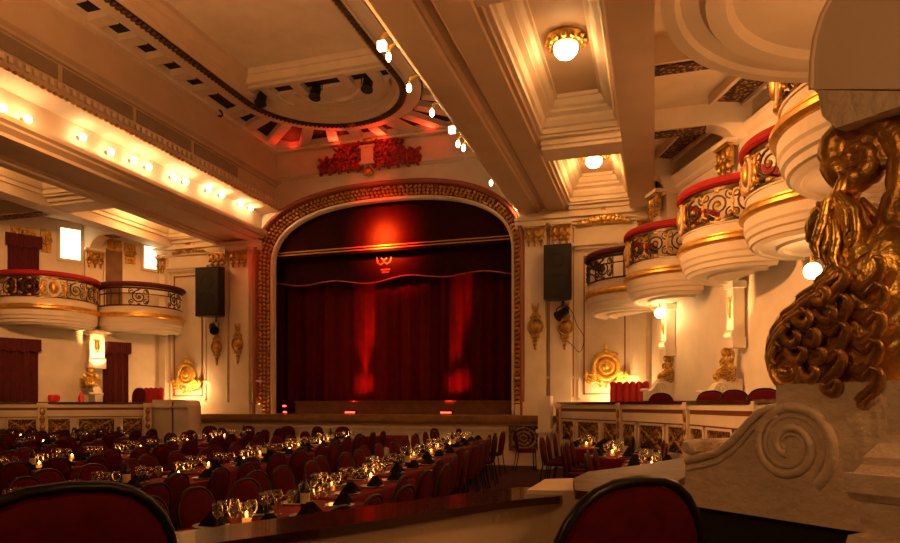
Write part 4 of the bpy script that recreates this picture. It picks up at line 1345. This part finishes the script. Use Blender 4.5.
ceiling_lamp(-1.13, 8.93, 6.33, 'lit bowl ceiling lamp with brass rose in the large near coffer', 9)
ceiling_lamp(-1.13, 13.2, 6.33, 'lit bowl ceiling lamp in the small bright coffer near the stage')
ceiling_lamp(-11.68, 13.2, 6.33, 'lit bowl ceiling lamp in the left aisle coffer near the stage')
ceiling_lamp(-11.68, 8.95, 6.33, 'lit ceiling lamp in the left aisle coffer at the left frame edge')
light('lamp_light', 'POINT', (-1.13, 4.4, 6.0), 26, AMBER, .1)
def globe_lamp(p, base, label):
    p, base = Vector(p), Vector(base)
    t = thing('globe_wall_lamp', label, 'wall lamp', base)
    b = MB(); b.ball(p, .095, 14, 9); obj('globe', b, GLOBE, t)
    b = MB(); b.tube(curve_pts([base, base + Vector((-.08, -.03, .10)), (base + p) / 2 + Vector((0, 0, .22)), p + Vector((-.01, 0, .17)), p + Vector((0, 0, .08))], 5), .012, 6); b.ball(base, .04, 8, 6); b.tube([p + Vector((0, 0, .07)), p + Vector((0, 0, .12))], [.05, .03], 8); obj('bracket', b, GOLDP, t)
    light('globe_light', 'POINT', p + Vector((-.12, -.1, -.14)), 4, WARM, .08)
p = at(660, 313, Y=12.75); globe_lamp(p, (.0, 12.9, p.z + .05), 'globe wall lamp beside the white pillar nearest the right wreath')
p = at(812.5, 271, Y=8.4); globe_lamp(p, (1.98, 8.75, p.z + .05), 'globe wall lamp just left of the foreground griffin head')

# ================================================================== BANQUET CHAIRS
ORD = ['first', 'second', 'third', 'fourth', 'fifth', 'sixth', 'seventh', 'eighth', 'ninth', 'tenth', 'eleventh', 'twelfth', 'thirteenth', 'fourteenth', 'fifteenth', 'sixteenth', 'seventeenth', 'eighteenth']
def make_chair():
    t = thing('banquet_chair', 'chair', 'chair')
    yb = lambda z: -.20 - .14 * (z - .45)
    b = MB()
    rg = []
    for z, k in ((.43, .94), (.445, 1), (.47, 1.0), (.49, .93), (.498, .7), (.50, .2)):
        rg.append([(.215 * k * math.copysign(abs(math.cos(a)) ** .4, math.cos(a)), .215 * k * math.copysign(abs(math.sin(a)) ** .4, math.sin(a)) + .01, z) for a in [2 * PI * i / 24 for i in range(24)]])
    b.loft(rg, True, False, True); obj('seat', b, UPH, t, True)
    b = MB()
    def bo(hw, top, base, sh):
        pts = [(-hw * .86, base), (hw * .86, base)]
        for i in range(15):
            a = PI * i / 14
            pts.append((hw * math.copysign(abs(math.cos(a)) ** .75, math.cos(a)), sh + (top - sh) * math.sin(a) ** .9))
        return pts
    pl = bo(.206, .944, .48, .737)
    fr_ = lambda u, v, w=0.0: Vector((u, yb(v) + w, v))
    b.inflate(pl, fr_, .032, True, (0, .70)); obj('backrest', b, UPH, t, True)
    b = MB()
    pl = bo(.212, .955, .46, .74)
    pts = [fr_(u, v) for u, v in pl[1:] + [pl[0]]]
    b.tube(pts, .0115, 7)
    obj('back_frame', b, BLACK, t, True)
    for s in (-1, 1):
        b = MB(); b.tube([(.19 * s, .19, .44), (.20 * s, .21, 0)], .012, 6); obj('leg', b, BLACK, t, True)
        b = MB(); b.tube([(.185 * s, -.20, .47), (.19 * s, -.23, .25), (.195 * s, -.28, 0)], .012, 6); obj('leg', b, BLACK, t, True)
    t.scale = (.87,) * 3
    return t
chair0 = snapshot(make_chair())
c_used = [0]
def place_chair(x, y, z, rz, label, group, sc=None):
    if not c_used[0]:
        c_used[0] = 1
        chair0.location = (x, y, z); chair0.rotation_euler = (0, 0, rz); chair0['label'] = label; chair0['group'] = group
        return chair0
    return dup(chair0, (x, y, z), rz, label, group, sc)

# ================================================================== TABLES AND SETTINGS
def proto(name, mb, m, cat):
    o = obj(name, mb, m); o.scale = (.87,) * 3; o['category'] = cat; o['label'] = name
    return o
b = MB(); b.lathe([(.001, .004), (.034, .004), (.034, .0), (.036, .003), (.006, .010), (.0045, .03), (.0045, .085), (.010, .095), (.030, .115), (.040, .145), (.038, .175), (.033, .20), (.031, .20), (.036, .174), (.038, .145), (.028, .118), (.001, .100)], seg=10)
G0 = proto('wine_glass', b, GLASS, 'glass')
b = MB(); b.lathe([(.001, .003), (.07, .002), (.085, .008), (.128, .016), (.130, .019), (.085, .012), (.001, .008)], seg=20)
P0_ = proto('dinner_plate', b, CHINA, 'plate')
b = MB()
b.add([(-.10, -.075, .0), (.10, -.075, .0), (.085, .07, .0), (-.085, .07, .0), (-.012, -.03, .105), (.012, -.03, .105), (.01, .02, .10), (-.01, .02, .10), (0, -.085, .03), (0, .08, .02)],
      [[0, 8, 4], [8, 1, 5], [8, 5, 4], [1, 2, 6, 5], [2, 9, 6], [9, 3, 7], [9, 7, 6], [3, 0, 4, 7], [4, 5, 6, 7], [3, 2, 1, 0]])
N0 = proto('folded_napkin', b, NAPKIN, 'napkin')
def bottle0():
    t = thing('wine_bottle', 'bottle', 'bottle')
    b = MB(); b.lathe([(.001, .0), (.036, .0), (.038, .005), (.038, .19), (.034, .215), (.016, .245), (.0145, .30), (.001, .30)], seg=14); obj('body', b, BOTTLE, t, True)
    b = MB(); b.lathe([(.0385, .07), (.0387, .155)], seg=14); obj('paper_label', b, LABELM, t, True)
    b = MB(); b.lathe([(.0155, .262), (.0160, .305), (.001, .306)], seg=10); obj('capsule', b, DARKVELVET, t, True)
    t.scale = (.87,) * 3
    return snapshot(t)
def candle0():
    t = thing('candle_holder', 'candle', 'candle')
    b = MB(); b.lathe([(.001, .0), (.038, .0), (.042, .01), (.044, .09), (.041, .09), (.038, .012), (.001, .010)], seg=12); obj('glass_cup', b, GLASS, t, True)
    b = MB(); b.lathe([(.001, .012), (.034, .012), (.034, .05), (.001, .052)], seg=10); obj('candle', b, CANDLEG, t, True)
    b = MB(); b.ell((0, 0, .078), (.011, 0, 0), (0, .011, 0), (0, 0, .024), 8, 6); obj('flame', b, FLAME, t, True)
    t.scale = (.87,) * 3
    return snapshot(t)
used = {}
def place(o, loc, rz, label, group):
    if o not in used:
        used[o] = 1; c = o; c.location = loc; c.rotation_euler = (0, 0, rz); c['label'] = label; c['group'] = group
        return c
    c = o.copy(); COL.objects.link(c); c.location = loc; c.rotation_euler = (0, 0, rz); c['label'] = label; c['group'] = group
    return c
def spawn(proto_, loc, rz, label, group):
    if proto_ not in used:
        used[proto_] = 1; proto_.location = loc; proto_.rotation_euler = (0, 0, rz); proto_['label'] = label; proto_['group'] = group
        return proto_
    return dup(proto_, loc, rz, label, group)
snaps = {}
B0 = bottle0(); snaps[B0] = dict(TREE)
C0 = candle0(); snaps[C0] = dict(TREE)
snapshot(chair0); TREE.update(snaps[B0]); TREE.update(snaps[C0])

TW, TH, KS = .66, .66, .87
def make_table(x, y, L, label, group):
    zf = fz(y)
    t = thing('banquet_table', label, 'table', (x, y, zf), 0, group)
    b = MB()
    hw, hl = TW / 2, L / 2
    n = 64
    def ring(k, z, wav):
        pts = []
        per = []
        for i in range(n):
            q = i / n * 4
            s, f = int(q), q - int(q)
            cs = [(-hw, -hl), (hw, -hl), (hw, hl), (-hw, hl)]
            a, c = cs[s], cs[(s + 1) % 4]
            px, py = a[0] + (c[0] - a[0]) * f, a[1] + (c[1] - a[1]) * f
            d = wav * (.5 + .5 * math.sin(i * 1.7)) + k
            pts.append((x + px * (1 + d / hw), y + py * (1 + d / hl), z + zf - (.02 * math.sin(i * .9) if wav else 0)))
        return pts
    b.loft([ring(-.012, TH, 0), ring(0, TH - .006, 0), ring(.004, TH - .03, 0), ring(.006, TH - .12, .008), ring(.010, TH - .22, .016)], True, False, False)
    b.add(ring(-.012, TH, 0), [list(range(n))])
    obj('tablecloth', b, CLOTH, t)
    for sx in (-1, 1):
        for sy in (-1, 1):
            b = MB(); b.tube([(x + sx * (hw - .08), y + sy * (hl - .15), zf - .005), (x + sx * (hw - .08), y + sy * (hl - .15), zf + TH - .04)], .018, 6); obj('leg', b, IRON, t)
    return t
rnd.seed(21)
ROWN = {'A': 'nearest long row', 'B': 'second long row', 'C': 'third long row', 'D': 'fourth row', 'E': 'leftmost short row', 'R': 'right box row'}
ROWS = {'A': (lambda y: -2.20 - .127 * (y - 4.47), [3.30 + 1.575 * i for i in range(6)]),
        'B': (lambda y: -4.18 - .19 * (y - 4.64), [2.95 + 1.575 * i for i in range(6)]),
        'C': (lambda y: -7.20 - .23 * (y - 8.04), [5.0 + 1.575 * i for i in range(5)]),
        'D': (lambda y: -9.90 - .28 * (y - 8.6), [7.3 + 1.575 * i for i in range(3)]),
        'E': (lambda y: -12.0 - .30 * (y - 9.8), [8.7, 10.275]),
        'R': (lambda y: .05 - .32 * (y - 9), [7.5 + 1.575 * i for i in range(3)])}
L = 1.55
ng = 0
for rk, (fx, ys) in ROWS.items():
    nt_ = len(ys)
    for ti, y0 in enumerate(ys):
        yc = y0 + L / 2
        xc = fx(yc) - TW / 2
        from_stage = nt_ - 1 - ti
        rown = ROWN[rk]
        TZ = TH + fz(yc)
        make_table(xc, yc, L, 'red clothed banquet table, %s from the stage in the %s of tables' % (ORD[from_stage], rown), 'red clothed banquet tables')
        for side in (-1, 1):
            sd = 'left' if side < 0 else 'right'
            for k in range(3):
                yy = yc - .515 + .515 * k
                idx = from_stage * 3 + (2 - k)
                jx, jr = rnd.uniform(-.03, .05), rnd.uniform(-.12, .12)
                place_chair(xc + side * (TW / 2 + .13 + jx), yy + rnd.uniform(-.03, .03), fz(yy), (-PI / 2 if side < 0 else PI / 2) + jr,
                            'burgundy banquet chair, %s from the stage on the %s side, %s' % (ORD[idx], sd, rown), 'burgundy chairs at the tables')
                if rk == 'E' and side < 0: continue
                place_ = 'at %s place from the stage, %s side of %s' % (ORD[idx], sd, rown)
                px = xc + side * .19
                place(P0_, (px, yy, TZ), 0, 'white dinner plate ' + place_, 'white plates on the tables')
                place(N0, (px - side * .0 + .01, yy + .035, TZ + .012), (-PI / 2 if side < 0 else PI / 2) + PI / 2 * (rnd.random() < .0) + rnd.uniform(-.3, .3), 'black folded napkin ' + place_, 'black napkins on the plates')
                n_g = {'A': 3, 'B': 2, 'C': 2, 'R': 2}.get(rk, 1)
                for gi in range(n_g):
                    gx = xc + side * (.06 + .03 * (gi % 2)); gy = yy - .12 + .09 * gi + rnd.uniform(-.012, .012)
                    place(G0, (gx, gy, TZ), 0, 'clear wine glass ' + place_, 'wine glasses on the tables')
                    ng += 1
        for k, dy in enumerate((-.38, .36)):
            if rk in 'DE' and k == 1: continue
            o = spawn(C0, (xc + rnd.uniform(-.03, .03), yc + dy, TZ), 0, '%s lit candle holder on the %s table from the stage, %s' % ('nearer' if k == 0 else 'farther', ORD[from_stage], rown), 'lit candle holders')
            light('candle_light', 'POINT', (o.location.x, o.location.y, TZ + .115), .6, AMBER, .03)
        if (ti + (rk in 'BD')) % 2 == 0 and rk != 'E':
            spawn(B0, (xc + .06, yc + .22 - .62 * (rk == 'B'), TZ), 0, 'dark wine bottle on the %s table from the stage, %s' % (ORD[from_stage], rown), 'wine bottles on the tables')
# end table close to the stage
make_table(-5.55, 13.35, .95, 'red clothed table closest to the stage front, between the two nearest rows', 'red clothed banquet tables')
for i, (x, y, rz) in enumerate(((-8.2, 13.6, .2), (-7.5, 13.55, -.3), (-6.8, 13.6, .1), (-4.3, 13.5, 1.35), (-3.75, 13.55, 1.5), (-10.1, 13.3, .3), (-9.3, 13.55, -.1), (-2.5, 13.4, 1.9))):
    place_chair(x, y, fz(y), PI + rz, 'burgundy chair standing before the white stage front, %s from the left' % ORD[[2, 3, 4, 5, 6, 0, 1, 7][i]], 'burgundy chairs at the tables')

# chairs and seats in the boxes
FB = .32
BIG = (1.0,) * 3
cL = place_chair(-1.30, 1.12, FB, R(62), 'large burgundy chair back at the bottom left corner', 'burgundy chairs in the near box', BIG)
cR = place_chair(-.23, 1.60, FB, R(47), 'dark burgundy chair back in front of the foreground divider wall', 'burgundy chairs in the near box', BIG)
for (px, py, Y, lab, rz) in ((661, 391, 11.9, 'red chair top above the right parapet below the first griffin', PI), (713, 392, 10.2, 'left red chair top above the right parapet, left of the foreground wing', PI), (743, 393, 9.6, 'right red chair top above the right parapet, left of the foreground wing', PI + .3), (768, 393, 8.9, 'red chair top partly behind the foreground wing', PI)):
    p = at(px, py, Y=Y); place_chair(p.x, p.y, .68, rz, lab, 'red chairs in the right boxes', BIG)
def bench(x0, x1, y0, y1, Y, zb, label, d=.5):
    a, c = at(x0, y0, Y=Y), at(x1, y1, Y=Y)
    t = thing('upholstered_bench', label, 'bench', ((a.x + c.x) / 2, Y, zb))
    b = MB()
    n = max(4, int((c.x - a.x) / .12))
    for i in range(n):
        q0, q1 = a.x + (c.x - a.x) * i / n, a.x + (c.x - a.x) * (i + 1) / n
        b.tube([((q0 + q1) / 2, Y + .06, zb + .1), ((q0 + q1) / 2, Y + .05, a.z - .03), ((q0 + q1) / 2, Y + .06, a.z)], [(q1 - q0) * .52, (q1 - q0) * .52, (q1 - q0) * .3], 10)
    obj('channelled_back', b, VELVET, t)
    b = MB(); b.box(a.x, c.x, Y - d, Y, zb + .28, zb + .44); obj('seat', b, VELVET, t)
    b = MB(); b.box(a.x + .02, c.x - .02, Y - d + .04, Y + .08, zb, zb + .28); obj('base', b, MATTEBLACK, t)
bench(610, 649, 382, 402, 13.5, .68, 'dark red channelled bench in the right box below the gold wreath')
bench(143, 162, 388, 402, 14.05, .9, 'dark red bench behind the left parapet beside the dark doorway')
p = at(131, 386, Y=13.6)
place_chair(p.x, p.y, .9, PI / 2, 'red chair behind the left parapet, beside the dark red bench', 'red seats in the left boxes', BIG)
for (x0, x1, y0, y1, lab) in ((43, 59, 394.5, 402, 'bright red seat cushion behind the left parapet'),):
    a, c = at(x0, y0, Y=12.8), at(x1, y1, Y=12.8)
    b = MB()
    rg = []
    cx_, cz_ = (a.x + c.x) / 2, (a.z + c.z) / 2
    b.box(a.x, c.x, 12.6, 12.9, c.z, a.z)
    o = tag(obj('seat_cushion', b, REDPL), lab, 'cushion'); bv = o.modifiers.new('bevel', 'BEVEL'); bv.width = .05; bv.segments = 3
p = at(81, 399, Y=12.75)
b = MB(); b.lathe([(.001, 0), (.05, 0), (.055, .02), (.06, .16), (.045, .2), (.02, .27), (.015, .3), (.001, .3)], (p.x, p.y, p.z - .12), 14)  # small red box lamp, its light given only as red colour
tag(obj('red_box_lamp', b, REDPL), 'small bright red lamp on the left parapet beside the left griffin', 'vase')

# cream counter beside the left parapet
t = thing('cream_counter', 'cream counter with a dark vertical gap left of the stage steps', 'counter', (-11.35, 13.9, 0))
b = MB(); b.prism([(-12.0, 0), (-11.42, 0), (-11.42, 1.56), (-12.0, 1.56)], frame((0, 13.7, 0), (1, 0, 0), (0, 0, 1), (0, 1, 0)), 0, .5)
b.prism([(-11.37, 0), (-10.95, 0), (-10.95, 1.42), (-10.99, 1.52), (-11.06, 1.56), (-11.37, 1.56)], frame((0, 13.7, 0), (1, 0, 0), (0, 0, 1), (0, 1, 0)), 0, .5)
b.box(-12.02, -11.41, 13.66, 13.7, 1.36, 1.41); b.box(-11.38, -10.95, 13.66, 13.7, 1.36, 1.41)
obj('panelled_body', b, PL, t)
b = MB(); b.box(-11.42, -11.37, 13.72, 14.15, 0, 1.5); obj('dark_gap', b, MATTEBLACK, t)
t = thing('cream_end_post', 'cream post with grille at the left end of the right parapet', 'post', (-2.3, 14.0, 0))
b = MB(); b.box(-2.32, -2.06, 13.75, 14.15, 0, 1.62); b.box(-2.36, -2.02, 13.71, 14.19, .85, .92); b.box(-2.36, -2.02, 13.71, 14.19, 0, .2)
obj('post_body', b, PL, t)
t = thing('grille_panel', 'brown grille panel with round pattern on the stage front at right', 'panel', (-2.75, 14.3, .6))
b = MB(); b.box(-3.05, -2.40, 14.28, 14.33, .45, .98); obj('panel', b, GRILLE, t)
b = MB(); f2 = frame((-2.72, 14.27, .71), (1, 0, 0), (0, 0, 1), (0, -1, 0))
for q in (.22, .14, .06): b.tube([f2(q * 1.2 * math.cos(2 * PI * i / 24), q * math.sin(2 * PI * i / 24)) for i in range(24)], .018, 5, closed=True)
obj('round_scroll', b, OLDGOLD, t)

# ================================================================== WALL, STAGE AND ADDED FILL LIGHTS
def spot(loc, aim, power, color, ang, blend=.6, size=.05):
    return light('spot_light', 'SPOT', loc, power, color, size, None, aim, ang, blend)
# uplights at the wreaths and pillars
for x, s in ((-11.88, 1), (-1.02, 1)):
    light('wreath_uplight', 'POINT', (x, YS - .35, 1.62), 22, WHITE_HOT, .05)
    light('wreath_uplight', 'POINT', (x + .42 * s, YS - .26, 1.9), 14, WHITE_HOT, .05)
spot((-.75, 12.35, 1.62), (.05, 12.9, 2.75), 300, WHITE_HOT, 22)
spot((.20, 10.25, 1.62), (1.0, 10.8, 2.75), 300, WHITE_HOT, 22)
for q_ in ((-.35, 12.4, 2.25), (.55, 10.25, 2.2), (-12.7, 12.9, 2.2)): light('divider_fill', 'POINT', q_, 7, WHITE_HOT, .05)  # unseen points added to brighten the divider scrolls
q = wl(1.65, 1.25); q2 = wl(1.65, .3)
spot((q.x, q.y, 1.75), (q2.x, q2.y, 2.85), 600, WHITE_HOT, 24)
# gold glow at the foot of the stage surround
light('surround_light', 'POINT', (XC - 3.42, YS + .02, 1.38), 2.5, WHITE_HOT, .04)
light('surround_light', 'POINT', (XC + 3.40, YS + .02, 1.32), .8, WHITE_HOT, .04)
# red stage lighting
tgt = at(385, 237, Y=15.5)
for pw_, an_, co_ in ((60000, 4.5, (1, .36, .05)), (45000, 7.5, (1, .20, .025)), (20000, 12, (1, .03, .008)), (7000, 18, (1, .02, .005))): spot((-6.6, 8.0, 7.6), tgt, pw_, co_, an_, 1.0, .22)
for x in (-8.6, -7.4, -6.2, -5.0):
    light('red_wash', 'SPOT', (x, 14.62, 7.68), 26, RED, .06, None, (x, 14.1, 8.4), 125, .7)
spot((-6.6, 13.6, 7.7), (-6.6, 14.9, 7.5), 22, RED, 75, .8)
light('red_wash', 'POINT', (-9.6, 14.3, 5.0), 5, RED, .06)
for px, pw in ((350, 60), (446, 45)):
    p = at(px, 411, Y=15.25)
    spot((p.x, 14.95, 1.42), (p.x, 16.2, 1.95), pw * 6, RED, 30, 1.0, .1)
    spot((p.x, 15.99, 1.60), (p.x, 16.24, 3.6), pw * 16, RED, 22, 1.0)
    spot((p.x + .12, 15.9, 1.60), (p.x + .12, 16.26, 4.2), pw * 30, RED, 14, 1.0)
spot((-6.4, 9, 7.6), (-7.0, 16, 3.0), 900, (1, .05, .02), 26, 1.0)
light('ceiling_fill', 'SPOT', (-6.5, 5.0, 5.4), 520, WARM, .3, None, (-6.5, 6.4, 8.3), 120, .8)  # unseen upward spot added to brighten the centre ceiling
light('fill_spot', 'SPOT', (-6.5, 5.0, 5.6), 3000, WARM, .25, None, (1.8, 8.6, 4.4), 62, .9)  # unseen spot added to brighten the right balcony fronts
light('fill_spot', 'SPOT', (-6.5, 5.0, 5.6), 1700, WARM, .3, None, (-14.2, 12.9, 3.8), 38, .9)  # second unseen spot, added for the left boxes
# under the balconies and along the right boxes
light('box_light', 'POINT', (1.35, 6.2, 2.9), 4, WARM, .1)
light('box_light', 'POINT', (-.1, 13.9, 2.9), 3, WARM, .1)
for i, (x, y, z) in enumerate(((1.5, 8.9, 5.0), (.95, 12.2, 5.0), (1.65, 10.2, 4.9))):
    light('upper_box_light', 'POINT', (x, y, z), 26, WHITE_HOT, .1)
light('upper_box_light', 'POINT', (-13.6, 13.4, 5.2), 14, WHITE_HOT, .1)
light('near_box_light', 'POINT', (-1.1, -.3, 2.6), 32, WARM, .2)
light('near_box_light', 'POINT', (1.15, .75, 1.95), 13, WARM, .08)
light('near_box_light', 'POINT', (.9, 3.2, 2.3), 20, WARM, .15)
